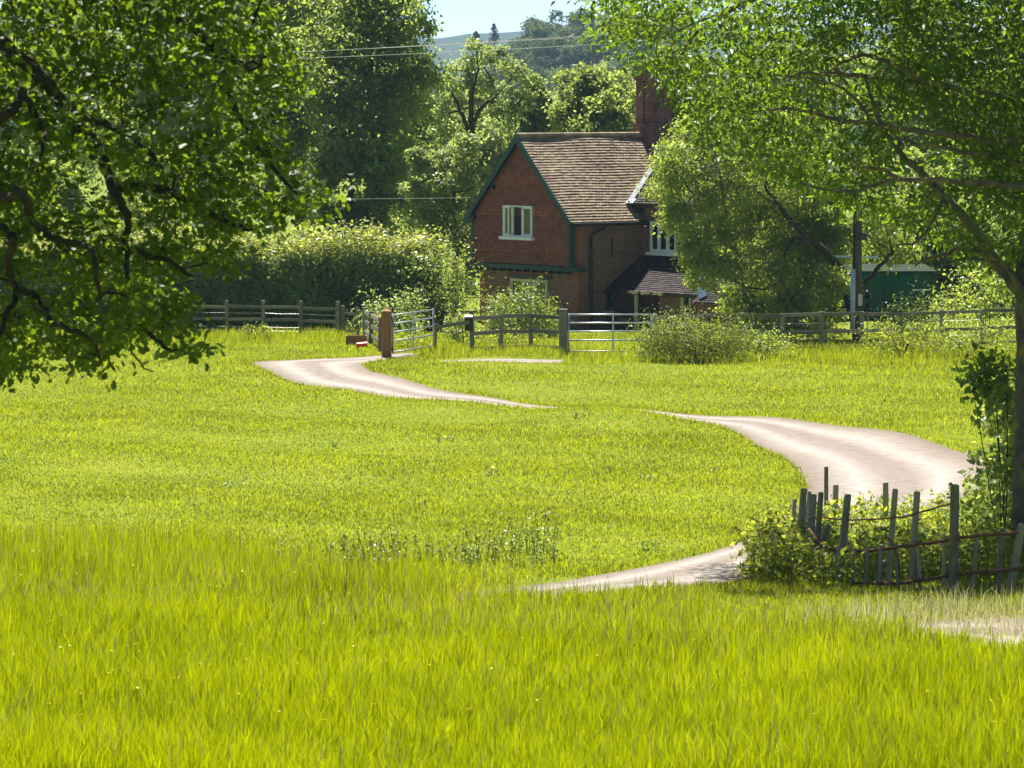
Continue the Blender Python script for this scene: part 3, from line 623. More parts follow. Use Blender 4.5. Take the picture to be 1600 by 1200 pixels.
# letterbox
pm = Pg(738, 552); 
rail_fence('rail_fence', 'sagging three-rail fence panel with the letterbox, in front of the rose bush', [pm, Pg(783, 550), Pg(830, 548), Pg(877, 551)], (1.16, .66, .15), 1.14, rh=.12, posth=[1.36, 1.16, 1.22, 1.2])
o = thing('letterbox', 'black letterbox fixed to the left post of the sagging three-rail fence', 'letterbox', pm + (-.12, -.16, .95))
b = MB(); b.box(-.13, .13, -.1, .08, -.22, .24); b.add([(-.14, -.12, .24), (.14, -.12, .24), (.14, .1, .24), (-.14, .1, .24), (-.14, 0, .31), (.14, 0, .31)], [(0, 1, 5, 4), (2, 3, 4, 5), (1, 2, 5), (3, 0, 4)]); b.build('box', M['black'], o, bevel=.01)
b = MB(); b.box(-.09, .09, -.112, -.1, .12, .15); b.build('slot', M['room'], o)
gm = Pg(880, 555)
o = thing('gatepost', 'grey square gatepost at the hinge side of the closed metal gate', 'post', gm)
b = MB(); b.box(-.13, .13, -.13, .13, -.4, 1.44); b.build('shaft', M['wood'], o, bevel=.02)
b = MB(); b.box(-.135, .135, -.135, .135, 1.44, 1.48); b.build('cap', M['wood'], o)
a = gm + (.17, -.05, .03); ce = gD(1022, gm[1] + .5)
field_gate('closed galvanised five-bar gate between the grey post and the nettle bush', a, ce, float(ce[2] - a[2]) - .03, 1.28, 5, (.52, .97))
RP = [(1024, 552), (1100, 551), (1160, 550), (1222, 549), (1283, 548), (1346, 546), (1408, 545), (1471, 543), (1535, 541), (1600, 539), (1670, 537)]
rail_fence('rail_fence', 'right-hand weathered fence under the birch, running from metal gate to ash tree', [Pg(*p) for p in RP], (1.18, .62, .12), 1.26, wires=(.4, .9), rw=.045, rh=.11)
# planter with red thing
pt = Pg(557, 541)
o = thing('trough', 'low dark wooden trough in the grass beside the wicket gate', 'trough', pt)
for y0, y1 in ((-.2, -.16), (.16, .2)):
    b = MB(); b.box(-.35, .35, y0, y1, 0, .36); b.build('side_board', M['newwood'], o)
for x0 in (-.35, .31):
    b = MB(); b.box(x0, x0 + .04, -.16, .16, 0, .36); b.build('end_board', M['newwood'], o)
b = MB(); b.box(-.31, .31, -.16, .16, .05, .28); b.build('soil', M['polewood'], o)
pr2 = Pg(565, 545)
o = thing('bucket', 'small red bucket lying in the grass in front of the wooden trough', 'bucket', pr2 + (0, 0, .08))
b = MB(); b.tube([(-.16, 0, .02), (.18, .03, .02)], [.10, .14], 12, cap=False); b.build('pail', M['red'], o, smooth=True)
b = MB(); b.tube([(-.165, 0, .02), (-.155, 0, .02)], [.10, .10], 12); b.build('base', M['red'], o)
# ------------------------------------------------------------------ old tree-guard of stakes, right foreground
gO = gD(1400, 51.5)
guard = thing('stake_fence', 'ragged tree guard of leaning wooden stakes, wire and branch rails in the nettles', 'fence', gO)
def stake(px0, py0, px1, py1, wpx, D, extra=.5, rnd=None):
    a, c = P(px0, py0, D) - gO, P(px1, py1, D + rf.uniform(-.1, .1)) - gO
    d = (c - a); L = np.linalg.norm(d); c2 = c + d / L * extra; w_ = wpx / F * D
    b = MB(); b.tube([c2, a + (c - a) * .35, a + (c - a) * .02, a], [w_ * .56, w_ * .52, w_ * .50, w_ * .40], 7, rnd=rf.random()); b.build('stake', M['oldwood'], guard, smooth=False)
for s_ in [(1241.5, 779, 1239, 825, 7, 56), (1256, 763, 1250, 835, 10.5, 54), (1270, 772, 1266, 840, 13, 53.5), (1265, 768, 1258, 830, 6, 55), (1283, 769, 1276, 868, 9, 53), (1295, 819, 1277, 868, 8, 52.7),
           (1291, 729, 1291, 775, 6.5, 59), (1306, 757, 1305, 790, 9, 59.5), (1325, 772, 1314, 885, 12, 52), (1384, 753, 1384, 800, 9, 59), (1399, 764, 1386, 925, 9.5, 51), (1433, 768, 1424, 925, 10.5, 50.7),
           (1492, 757, 1490, 932, 14.5, 50.2), (1310, 852, 1309, 890, 6, 51.6), (1335, 855, 1332, 918, 6, 51.3), (1355, 853, 1352, 916, 6, 51.2), (1377, 851, 1373, 924, 7.5, 51), (1400, 850, 1404, 922, 6, 50.9),
           (1433, 850, 1438, 922, 6, 50.7), (1474.5, 835, 1475.5, 930, 6, 50.4), (1528, 831, 1518, 924, 6.5, 50.2), (1567, 825, 1558, 922, 9, 50), (1597, 818, 1577, 925, 13, 49.8)]:
    stake(*s_)
def gline(pts, r, m, name):
    b = MB(); pp = smooth_curve([P(x, y, D) - gO for x, y, D in pts], len(pts) * 4); b.tube(pp + np.random.default_rng(2).normal(0, .004, pp.shape), r, 6); b.build(name, M[m], guard, smooth=True)
gline([(1239, 820, 55.8), (1258, 812, 53.8), (1277, 808, 52.9), (1325, 812.5, 51.9), (1399, 809.5, 50.9), (1440, 800, 50.6), (1486, 787, 50.05)], .013, 'rust', 'wire')
gline([(1264, 827, 53.3), (1288, 853, 52.6), (1325, 862, 51.9), (1382, 857.5, 50.95), (1435, 851, 50.6), (1510, 839.5, 50.1), (1591, 832, 49.7)], .024, 'rust', 'rail')
gline([(1330, 911, 51.2), (1399, 912, 50.9), (1438, 907, 50.6), (1507, 896.5, 50.15), (1610, 889, 49.6)], .024, 'rust', 'rail')
gline([(1381, 840, 50.9), (1390, 843, 50.85), (1402, 870, 50.8), (1406, 905, 50.75)], .012, 'rust', 'wire')

# ------------------------------------------------------------------ pole, shed, overhead wires
pp = gD(1340, 131)
pole = thing('utility_pole', 'dark wooden utility pole with pale conduit standing behind the fence among the birch branches', 'pole', pp)
b = MB(); b.tube([(0, 0, -.5), (0, 0, 3), (0, 0, 7.4)], [.17, .155, .13], 12); b.build('shaft', M['polewood'], pole, smooth=True)
b = MB(); b.tube([(-.16, -.12, .4), (-.155, -.12, 2.55)], .09, 8); b.build('conduit', M['greybox'], pole, smooth=True)
b = MB(); b.tube([(-.15, -.12, 2.5), (-.14, -.12, 4.4), (-.05, -.16, 4.6), (.02, -.2, 4.3)], .03, 6); b.build('cable', M['black'], pole, smooth=True)
b = MB(); b.beam((-.75, -.02, 2.98), (.72, -.02, 2.94), .08, .06); b.build('crossarm', M['greybox'], pole)
b = MB(); b.box(-.02, .3, -.3, -.12, 3.55, 3.78); b.build('switch_box', M['black'], pole, bevel=.02)
b = MB(); b.tube([(0, -.28, 6.78), (0, -.28, 7.35)], .27, 14); b.build('transformer', M['greybox'], pole, smooth=False)
b = MB(); b.box(.02, .16, -.19, -.14, 1.3, 1.7); b.build('plate', M['dry'] if False else M['cream'], pole)
sO = gD(1286, 152)
shed = thing('shed', 'green corrugated metal shed with a deep green door half hidden behind the birch', 'shed', sO)
sw_, sd_ = 4.3, 4.0
b = MB(); n_ = 70
for k in range(n_):
    x0, x1 = k * sw_ / n_, (k + 1) * sw_ / n_; y0, y1 = (.0, .04) if k % 2 else (.04, .0); b.add([(x0, y0, -.4), (x1, y1, -.4), (x1, y1, 2.0), (x0, y0, 2.0)], [(0, 1, 2, 3)])
b.add([(0, 0, -.4), (0, sd_, -.4), (0, sd_, 2.1), (0, 0, 2.0)], [(0, 3, 2, 1)]); b.add([(sw_, 0, -.4), (sw_, sd_, -.4), (sw_, sd_, 2.1), (sw_, 0, 2.0)], [(0, 1, 2, 3)]); b.build('wall', M['shed'], shed)
b = MB(); b.add([(-.2, -.25, 1.97), (sw_ + .2, -.25, 1.97), (sw_ + .2, sd_ + .2, 2.06), (-.2, sd_ + .2, 2.06), (-.2, -.25, 2.03), (sw_ + .2, -.25, 2.03), (sw_ + .2, sd_ + .2, 2.12), (-.2, sd_ + .2, 2.12)], [(3, 2, 1, 0), (4, 5, 6, 7), (0, 1, 5, 4), (1, 2, 6, 5), (2, 3, 7, 6), (3, 0, 4, 7)]); b.build('roof', M['shedroof'], shed)
b = MB(); b.box(2.45, 3.5, -.06, -.01, -.2, 1.9); b.build('door', M['sheddoor'], shed)
b = MB(); b.box(3.55, 4.25, -.05, -.02, 1.24, 1.31); b.build('pale_batten', M['greybox'], shed)
bl = gD(1356, 134.5)
o = thing('bell_fitting', 'pair of small black bell-shaped fittings on a thin post right of the utility pole', 'fitting', bl)
b = MB(); b.tube([(0, 0, -.2), (0, 0, 1.8)], .02, 6); b.build('post', M['black'], o)
for zc in (1.0, 1.45):
    b = MB(); b.tube([(0, 0, zc), (0, 0, zc + .08), (0, 0, zc + .22), (0, 0, zc + .28)], [.16, .15, .07, .03], 12); b.build('bell', M['black'], o, smooth=True)
def wire(label, a, c, D0, D1, sag, r=.009):
    p, q = P(*a, D0), P(*c, D1); o = thing('overhead_wire', label, 'wire', p); b = MB()
    b.tube([(q - p) * f + np.array([0, 0, -sag * 4 * f * (1 - f)]) for f in np.linspace(0, 1, 24)], r, 5); b.build('cable', M['cable'], o)
wire('uppermost pale overhead wire crossing in front of the big dark trees', (-200, 104), (1700, 2), 150, 150, .35)
wire('middle pale overhead wire just below the uppermost one', (-200, 110), (1700, -2), 150.5, 150.5, .30)
wire('third overhead wire, slightly slacker, sinking away from the upper pair', (-200, 106), (1700, 12), 149.5, 149.5, .5)
wire('thin low service wire running from the oak foliage to the cottage eaves', (-200, 306), (735, 309), 149, 147.5, .1, .006)

# ------------------------------------------------------------------ vegetation machinery
SH_DIAMOND = np.array([(0, 0, 0), (.45, .27, .04), (1, 0, -.04), (.45, -.27, .04)])
SH_LANCE = np.array([(0, 0, 0), (.4, .17, .03), (1, 0, -.06), (.4, -.17, .03)])
SH_OAK = np.array([(0, 0, 0), (.22, .12, .01), (.36, .28, .04), (.46, .16, .02), (.62, .36, .04), (.74, .2, .01), (.88, .26, .0), (1.02, .0, -.05), (.88, -.26, .0), (.74, -.2, .01), (.62, -.36, .04), (.46, -.16, .02), (.36, -.28, .04), (.22, -.12, .01)])
def leaves(C, N0, L, rng, shape=SH_DIAMOND, spread=.9, droop=0.0, Lvar=.35, upb=.5):
    """C leaf bases, N0 preferred outward directions -> vertices, faces, rnd"""
    n = len(C); nn = N0 * .8 + rng.normal(0, spread, (n, 3)); nn[:, 2] += upb
    nn /= np.linalg.norm(nn, axis=1, keepdims=True) + 1e-9
    t = rng.normal(0, 1, (n, 3)) + N0 * .6; t[:, 2] -= droop
    t -= nn * np.sum(t * nn, 1, keepdims=True); t /= np.linalg.norm(t, axis=1, keepdims=True) + 1e-9
    b = np.cross(nn, t); l = L * (1 + rng.uniform(-Lvar, Lvar, n))
    k = len(shape); V = C[:, None, :] + l[:, None, None] * (shape[None, :, 0, None] * t[:, None, :] + shape[None, :, 1, None] * b[:, None, :] + shape[None, :, 2, None] * nn[:, None, :])
    Fc = np.arange(n * k).reshape(n, k)
    return V.reshape(-1, 3), Fc
def leaf_obj(name, C, N0, L, rng, mat, parent, shape=SH_DIAMOND, rnd=None, **kw):
    V, Fc = leaves(C, N0, L, rng, shape, **kw)
    r = rng.random(len(C)) if rnd is None else rnd
    return np_mesh(name, V, Fc, M[mat] if isinstance(mat, str) else mat, parent, np.repeat(r, len(shape)))
class Skeleton:
    def __init__(s): s.p = []; s.r = []; s.mb = MB()
    def limb(s, pts, r0, r1, n=8, wob=0.0, rng=None, seg=6):
        c = smooth_curve(pts, max(3, (len(pts) - 1) * seg))
        if wob and rng is not None: c[1:-1] += rng.normal(0, wob, c[1:-1].shape)
        rr_ = np.linspace(r0, r1, len(c)); s.mb.tube(c, list(rr_), n, rnd=.5)
        s.p += list(c); s.r += list(rr_)
    def grow(s, targets, r_tip=.008, n=5, maxr=.06, bend=.18, rng=None, sag=0.0):
        targets = np.asarray(targets); P_ = np.array(s.p); R_ = np.array(s.r)
        d = np.min(np.linalg.norm(targets[:, None] - P_[None], axis=2), 1) if len(targets) * len(P_) < 4e6 else np.linalg.norm(targets - P_.mean(0), axis=1)
        for i in np.argsort(d):
            t = targets[i]; dd = np.linalg.norm(P_ - t, axis=1); k = int(np.argmin(dd)); L = dd[k]
            if L < .05: continue
            m = 4 if L > .5 else 3; a = P_[k]; f = np.linspace(0, 1, m)[:, None]; c = a * (1 - f) + t * f
            off = rng.normal(0, bend * L * .5, 3); c = c + off * np.sin(f * np.pi) ; c[:, 2] += (sag * L * np.sin(f * np.pi))[:, 0]
            r0 = min(maxr, R_[k] * .7, r_tip + .022 * L); rr_ = np.linspace(r0, r_tip, m)
            s.mb.tube(c, list(rr_), n, cap=False); P_ = np.concatenate([P_, c[1:]]); R_ = np.concatenate([R_, rr_[1:]])
        s.p, s.r = list(P_), list(R_)
def unit(v): return v / (np.linalg.norm(v, axis=-1, keepdims=True) + 1e-9)
def lobes_in(rng, c, r, n, lr, low=-.9):
    out = []
    while len(out) < n:
        q = rng.normal(0, 1, 3); q /= np.linalg.norm(q); q *= rng.uniform(.45, .88)
        if q[2] < low: continue
        out.append((np.array(c) + q * np.array(r), lr * rng.uniform(.7, 1.25) * min(r[0], r[2])))
    return out
def tree(name, label, cat, base, lobes, mat, seed, trunk_r=.35, per=26, nl=44, L=.2, csz=.42, group=None, bark='bark', twigs=70, shape=SH_DIAMOND, trunk_top=None, limbs=None, scale_to=None):
    rng = np.random.default_rng(seed); base = np.array(base, float); o = thing(name, label, cat, base, group=group)
    lob = [(np.array(c) - base, r) for c, r in lobes]; sub = []; subn = []; subr = []
    for c, r in lob:
        q = unit(rng.normal(0, 1, (per, 3))); q[:, 2] = np.abs(q[:, 2]) * np.where(rng.random(per) < .75, 1, -1); rad = r * rng.uniform(.72, 1.05, per)
        sub.append(c + q * rad[:, None]); subn.append(q); subr.append(np.full(per, csz * r * 1.0))
    sub, subn, subr = np.concatenate(sub), np.concatenate(subn), np.concatenate(subr)
    sc = rng.uniform(.6, 1.3, len(sub))
    off = rng.normal(0, 1, (len(sub), nl, 3)) * (subr * sc)[:, None, None] * np.array([1, 1, .62]) * .55
    C = (sub[:, None] + off).reshape(-1, 3); N0 = np.repeat(subn, nl, 0) * .7 + unit(off.reshape(-1, 3)) * .5
    tint = np.repeat(np.clip(rng.normal(.5, .2, len(sub)), 0, 1), nl); rn = np.clip(tint * .6 + rng.random(len(C)) * .4, 0, 1)
    keep = C[:, 2] > .15; C, N0, rn = C[keep], N0[keep], rn[keep]
    leaf_obj('crown', C, N0, L, rng, mat, o, shape, rn, spread=.85, upb=.35)
    sk_ = Skeleton(); cc = np.mean([c for c, r in lob], 0); top = np.array(trunk_top) - base if trunk_top is not None else np.array([cc[0] * .8, cc[1], cc[2] + .15 * abs(cc[2])])
    sk_.limb([(0, 0, -.4), (top * [.15, .15, .35]), top * [.5, .5, .7], top], trunk_r, trunk_r * .3, 10, trunk_r * .12, rng)
    for lm in (limbs or []): sk_.limb([np.array(p) - base for p in lm[0]], lm[1], lm[2], 7, .03, rng)
    cs = np.array([c for c, r in lob]); sk_.grow(cs[np.argsort(cs[:, 2])], .04, 7, trunk_r * .55, .25, rng)
    if twigs: sk_.grow(sub[rng.choice(len(sub), min(twigs, len(sub)), False)], .015, 4, .06, .2, rng)
    sk_.mb.build('trunk', M[bark], o, smooth=True); return o
def ell(px, py, rpx, rpy, D, depth=1.0):
    c = P(px, py, D); k = D / F; return c, (rpx * k, rpx * k * depth, rpy * k)
def wood(px, pybase_D, specs): pass

# --- big background trees: (label, centre px, centre py, half width px, half height px, depth, lobes, material, kind)
BG = [
 ('tall dark tree filling the top left corner behind the oak leaves', 40, 140, 190, 260, 186, 22, 'dark'),
 ('dark dense tree behind the right half of the overhanging oak leaves', 290, 120, 150, 270, 181, 22, 'dark'),
 ('big broad dark green tree rising out of the frame, wires crossing it', 470, 70, 150, 300, 178, 30, 'dark'),
 ('big dark tree whose right edge meets the sky above the cottage gable', 582, 100, 138, 270, 173, 30, 'dark'),
 ('lower tree just above the bright hedge top, left of the white-leaved bush', 540, 310, 130, 110, 168.5, 14, 'dark'),
 ('shaded tree behind the left half of the hedge under the oak branches', 290, 330, 150, 110, 169, 14, 'dark'),
 ('shaded tree behind the hedge at the far left edge', 60, 340, 160, 110, 170, 14, 'dark'),
 ('rounded mid green tree behind the cottage ridge, left of the chimney', 925, 175, 86, 105, 184, 16, 'mid'),
 ('small bright tree in the dip between the open-branched ash and the chimney tree', 838, 185, 42, 80, 192, 10, 'pale'),
 ('leafy tree behind the chimney, its top covered by the near ash leaves', 1065, 150, 95, 130, 188, 16, 'mid'),
 ('broad green tree behind the birch, right of the chimney', 1215, 170, 110, 190, 186, 18, 'mid'),
 ('dark tree behind the shed, right of the utility pole', 1395, 210, 115, 210, 178, 18, 'dark'),
 ('dense tree at the far right edge behind the fence', 1560, 230, 120, 240, 172, 18, 'dark'),
 ('tree glimpsed in the gap between the far left dark tree and its neighbour', 175, 160, 150, 230, 215, 18, 'dark'),
 ('tree glimpsed between the two big dark trees left of centre', 420, 130, 140, 240, 212, 18, 'dark'),
 ('deeper tree behind the right edge of the big dark tree, beside the open ash', 640, 230, 110, 170, 205, 18, 'dark'),
 ('tree filling the background behind the open-branched pale tree', 745, 220, 95, 125, 222, 16, 'mid'),
 ('pale tree crest between the open ash and the chimney tree, farther off', 870, 190, 90, 78, 235, 14, 'pale'),
 ('farther tree crest right of the chimney, against the hill', 1010, 180, 100, 110, 232, 14, 'mid'),
 ('deeper tree between the birch and the shed, far back', 1310, 200, 120, 200, 214, 16, 'mid'),
 ('tall tree far behind the shed, seen through the ash leaves', 1455, 140, 120, 230, 210, 18, 'mid'),
 ('rounded tree behind the shed roof, between the utility pole and the right edge', 1425, 330, 95, 110, 163, 14, 'mid'),
 ('tall tree far back at the right edge, seen through the ash leaves', 1640, 170, 140, 260, 205, 18, 'dark'),
 ('low bushy tree beside the shed door, behind the fence', 1500, 400, 90, 100, 160, 14, 'mid'),
 ('tall tree behind the birch top, right of the chimney and nearer than its neighbour', 1130, 215, 80, 150, 172, 14, 'dark'),
]
for i, (lab, px, py, rx_, ry_, D, nl_, mt) in enumerate(BG):
    rng = np.random.default_rng(100 + i); c, r = ell(px, py, rx_ * .80, ry_ * .84, D, .9)
    bx, by = c[0], D + .3; lob = lobes_in(rng, c, r, int(nl_ * 3.6), .215 if ry_ < 1.5 * rx_ else .26)
    ztop = c[2] + r[2]; lob = [(q - np.array([0, .52 * np.clip(ztop - q[2], 0, 12), 0]), rr_) for q, rr_ in lob]
    lob = [(np.maximum(q, [-999, -999, gz(bx, by) + .8]), rr_) for q, rr_ in lob]
    tree('broadleaf_tree', lab, 'tree', (bx, by, gz(bx, by)), lob, mt, 200 + i, .38, per=12, nl=32, L=.21 if mt == 'dark' else .20, csz=.58, group='trees behind the cottage and hedge')
for i, px in enumerate(range(-60, 700, 95)):
    rng = np.random.default_rng(700 + i); D = 166 + rng.uniform(-3, 6); g = gD(px + rng.uniform(-20, 20), D); h_ = rng.uniform(1.6, 2.4)
    lob = lobes_in(rng, g + [0, 0, h_ * .8], (2.0, 1.8, h_), 12, .42); tree('understorey_bush', 'dense bush in the shade between the hedge and the big trees', 'bush', g, lob, 'dark', 720 + i, .1, per=20, nl=30, L=.22, csz=.5, twigs=12, group='understorey bushes behind the hedge')
for i, px in enumerate(range(1000, 1640, 90)):
    rng = np.random.default_rng(740 + i); D = 160 + rng.uniform(-2, 5); g = gD(px + rng.uniform(-20, 20), D); h_ = rng.uniform(2.2, 3.0)
    lob = lobes_in(rng, g + [0, 0, h_ * .8], (2.0, 1.8, h_), 12, .42); tree('understorey_bush', 'dense bush behind the cottage wing and shed', 'bush', g, lob, 'dark', 760 + i, .1, per=22, nl=30, L=.22, csz=.5, twigs=12, group='understorey bushes behind the shed')
# open-branched ash in the middle distance
D = 190; rng = np.random.default_rng(77); lob = []
for px, py, rp in [(760, 100, 26), (720, 110, 22), (800, 120, 24), (745, 80, 18), (700, 140, 20), (735, 135, 24), (775, 145, 24), (815, 155, 18), (825, 130, 18), (830, 180, 20), (835, 215, 20), (820, 245, 20), (790, 180, 20), (700, 180, 20), (725, 200, 22), (770, 205, 24), (805, 215, 22), (690, 215, 18), (780, 92, 16), (742, 240, 24), (790, 250, 24), (715, 250, 22)]:
    lob.append((P(px, py, D + rng.uniform(-1.5, 1.5)), rp * D / F))
gb = gD(735, D)
tree('open_ash_tree', 'pale open-crowned tree with forking dark limbs showing, just above the cottage gable', 'tree', gb, lob, 'pale', 301, .30, per=16, nl=34, L=.19, csz=.48, trunk_top=P(737, 110, D),
     limbs=[([P(736, 200, D - .8), P(752, 170, D - 1), P(775, 150, D - 1)], .13, .05), ([P(733, 205, D - .8), P(718, 170, D - 1), P(705, 140, D - 1)], .12, .05), ([P(735, 190, D - .8), P(738, 150, D - 1.2), P(748, 105, D - 1)], .13, .04)])
# whitebeam-like bush beside the cottage
rng = np.random.default_rng(78); D = 155; lob = []
for px, py, rp in [(735, 240, 28), (700, 260, 30), (765, 225, 22), (670, 280, 26), (715, 300, 32), (680, 330, 28), (745, 290, 30), (720, 350, 30), (660, 350, 24), (700, 385, 30), (655, 250, 16), (770, 260, 22), (735, 390, 26), (645, 300, 16)]:
    lob.append((P(px, py, D + rng.uniform(-1, 1)), rp * D / F))
tree('bushy_tree', 'bright glossy-leaved small tree against the left side of the cottage gable', 'tree', gD(712, D), lob, 'pale', 302, .16, per=30, nl=40, L=.17, csz=.42, twigs=40)
# --- birch in front of the cottage wing
rng = np.random.default_rng(79); D = 133.5; lob = []
for px, py, rp in [(1085, 225, 30), (1050, 260, 28), (1040, 300, 24), (1120, 260, 34), (1080, 300, 34), (1130, 320, 36), (1180, 290, 36), (1165, 235, 32), (1215, 250, 32), (1200, 340, 36), (1105, 370, 34), (1150, 400, 36), (1060, 345, 22), (1130, 430, 28), (1170, 455, 30), (1220, 440, 32), (1215, 390, 30), (1250, 320, 34), (1270, 270, 30), (1290, 370, 26), (1265, 450, 26), (1240, 480, 22), (1185, 490, 18), (1300, 320, 26), (1090, 395, 22), (1150, 350, 30), (1255, 365, 30), (1285, 415, 30), (1300, 450, 26), (1212, 330, 30), (1318, 385, 28), (1262, 300, 30), (1160, 480, 26), (1100, 430, 22), (1290, 490, 22), (1225, 210, 30), (1110, 200, 24), (1240, 400, 26), (1380, 330, 30), (1400, 390, 26), (1330, 280, 30)]:
    lob.append((P(px, py, D + rng.uniform(-1.6, 1.6)), rp * 1.12 * D / F))
tree('birch_tree', 'leaning fine-leaved tree standing in front of the cottage wing and porch roof', 'tree', gD(1343, D + .6), lob, 'birch', 303, .15, per=42, nl=50, L=.125, csz=.55, twigs=120, trunk_top=P(1185, 300, D),
     limbs=[([P(1334, 440, D - .6), P(1290, 395, D - .9), P(1240, 350, D - .9), P(1195, 290, D - .6)], .15, .05), ([P(1345, 450, D), P(1380, 410, D - .5), P(1400, 380, D)], .10, .04)])
# --- shrubs, each a thing: label, centre px, base py, half width px, height px, material, leaf size
def shrub(name, label, cat, px, pyb, wpx, hpx, mat, seed, L=.1, n=46, nl=38, D=None, dep=.8, flat=1.0, group=None):
    rng = np.random.default_rng(seed); g = Pg(px, pyb) if D is None else gD(px, D); D = g[1]; k = D / F; w_, h_ = wpx * k, hpx * k
    o = thing(name, label, cat, g, group=group); c = np.stack([rng.uniform(-1, 1, n), rng.uniform(-1, 1, n) * dep, rng.uniform(.08, 1, n) ** .85], 1)
    rad = np.hypot(c[:, 0], c[:, 1]); c[:, 2] *= .78 + .22 * np.sin(c[:, 0] * 7 + seed) * np.cos(c[:, 0] * 3.1 + c[:, 1] * 4); c[:, 2] *= np.clip(1.08 - .45 * rad ** 2 * flat, .25, 1); c = c * [w_, w_, h_ * .93]
    nrm = unit(c * [1, 1, .8] - [0, 0, h_ * .3]); s_ = min(w_, h_) * .22
    off = rng.normal(0, 1, (n, nl, 3)) * s_ * rng.uniform(.6, 1.2, (n, 1, 1)); C = (c[:, None] + off).reshape(-1, 3); C[:, 2] = np.maximum(C[:, 2], .03)
    leaf_obj('foliage', C, np.repeat(nrm, nl, 0), L, rng, mat, o, SH_DIAMOND, spread=.7, upb=.35)
    sk_ = Skeleton()
    for q in range(4):
        e = c[rng.integers(n)] * [.5, .5, .8]; sk_.limb([(rng.normal(0, .05), rng.normal(0, .05), -.1), e * .5 + rng.normal(0, .03, 3), e], .03, .012, 5)
    sk_.grow(c[:30], .006, 4, .02, .2, rng); sk_.mb.build('stems', M['bark'], o, smooth=True); return o
shrub('rose_bush', 'rounded glossy rose bush under the ground-floor gable window', 'shrub', 816, 536, 50, 92, 'shrub', 401, .11, 110, 56, D=136.5)
shrub('shrub', 'pale-tipped bush behind the open metal gate, left of the cottage', 'shrub', 608, 540, 50, 96, 'pale', 402, .11, 50, 40, D=134)
shrub('shrub', 'tall loose shrub filling the gap between hedge and cottage wall', 'shrub', 690, 530, 56, 165, 'shrub', 403, .13, 70, 46, D=142)
shrub('shrub', 'low sunny shrub behind the letterbox post', 'shrub', 722, 540, 26, 62, 'shrub', 404, .1, 30, 36, D=130)
shrub('nettle_bush', 'big yellow-green bramble bush in front of the right-hand fence beside the metal gate', 'shrub', 1082, 561, 80, 74, 'bramble', 405, .075, 190, 70, D=118.5, dep=.35, flat=.35)
shrub('shrub', 'dark low bramble at the foot of the fence right of the yellow-green bush', 'shrub', 1190, 556, 46, 56, 'birch', 406, .09, 46, 40, D=119.5, dep=.4)
shrub('shrub', 'bushy weeds against the fence under the right end of the shed', 'shrub', 1410, 548, 62, 66, 'nettle', 407, .085, 60, 42, D=120.6, dep=.3)
shrub('shrub', 'weeds and seedlings by the fence near the right edge', 'shrub', 1520, 545, 60, 60, 'birch', 408, .085, 50, 40, D=121.5, dep=.3)
shrub('shrub', 'sunlit shrub behind the fence in front of the green shed door', 'shrub', 1440, 520, 70, 80, 'shrub', 409, .11, 60, 40, D=133)
shrub('shrub', 'shaded shrub behind the fence at the foot of the birch', 'shrub', 1230, 520, 80, 70, 'birch', 410, .11, 60, 40, D=131)
shrub('shrub', 'tall leafy bush behind the fence at the right edge, under the ash', 'shrub', 1545, 520, 80, 150, 'birch', 411, .13, 80, 44, D=136)
shrub('shrub', 'bright weedy clump in front of the fence before the hedge', 'shrub', 400, 528, 22, 30, 'nettle', 412, .09, 26, 26, D=134, dep=.5)
shrub('shrub', 'low weeds on the verge beside the brown gatepost', 'shrub', 640, 556, 30, 24, 'nettle', 413, .08, 26, 26, D=124.8, dep=.5)
shrub('shrub', 'garden plants behind the three-rail fence at the cottage foot', 'shrub', 800, 545, 60, 34, 'nettle', 414, .1, 40, 30, D=128, dep=.4)
# --- clipped hedge
rng = np.random.default_rng(55)
hx0, hx1, hy, hh, ht = -26.0, -2.6, 142.9, 2.72, 1.8
hO = (-14, hy, gz(-14, hy)); hedge = thing('hedge', 'tall clipped hedge with dark front and sunlit untrimmed top behind the left fence', 'hedge', hO)
n = 46000; x = rng.uniform(hx0, hx1, n); z = rng.uniform(.05, hh, n); y = hy - .25 * np.abs(np.sin(x * .6)) + rng.normal(0, .16, n) + .16 * np.sin(x * 2.1 + z * 1.7) + .10 * np.sin(x * 5.3 - z * 2.3)
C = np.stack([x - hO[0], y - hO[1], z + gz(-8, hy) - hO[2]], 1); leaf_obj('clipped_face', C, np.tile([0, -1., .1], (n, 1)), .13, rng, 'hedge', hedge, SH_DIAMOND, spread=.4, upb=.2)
n = 340; cx = rng.uniform(hx0, hx1, n); cy = rng.uniform(hy - .1, hy + ht, n); cz = hh + rng.gamma(2.2, .14, n) + .06 * np.sin(cx * .8)
nl_ = 70; off = rng.normal(0, 1, (n, nl_, 3)) * [.34, .3, .22]; C = (np.stack([cx - hO[0], cy - hO[1], cz + gz(-8, hy) - hO[2]], 1)[:, None] + off).reshape(-1, 3)
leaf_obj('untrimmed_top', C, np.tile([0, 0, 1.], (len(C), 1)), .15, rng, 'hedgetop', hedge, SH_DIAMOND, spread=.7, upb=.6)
b = MB(); b.box(hx0 - hO[0], hx1 - hO[0] - .2, .25, ht, -.3, hh - .15); b.build('inner_twigs', M['bark'], hedge)
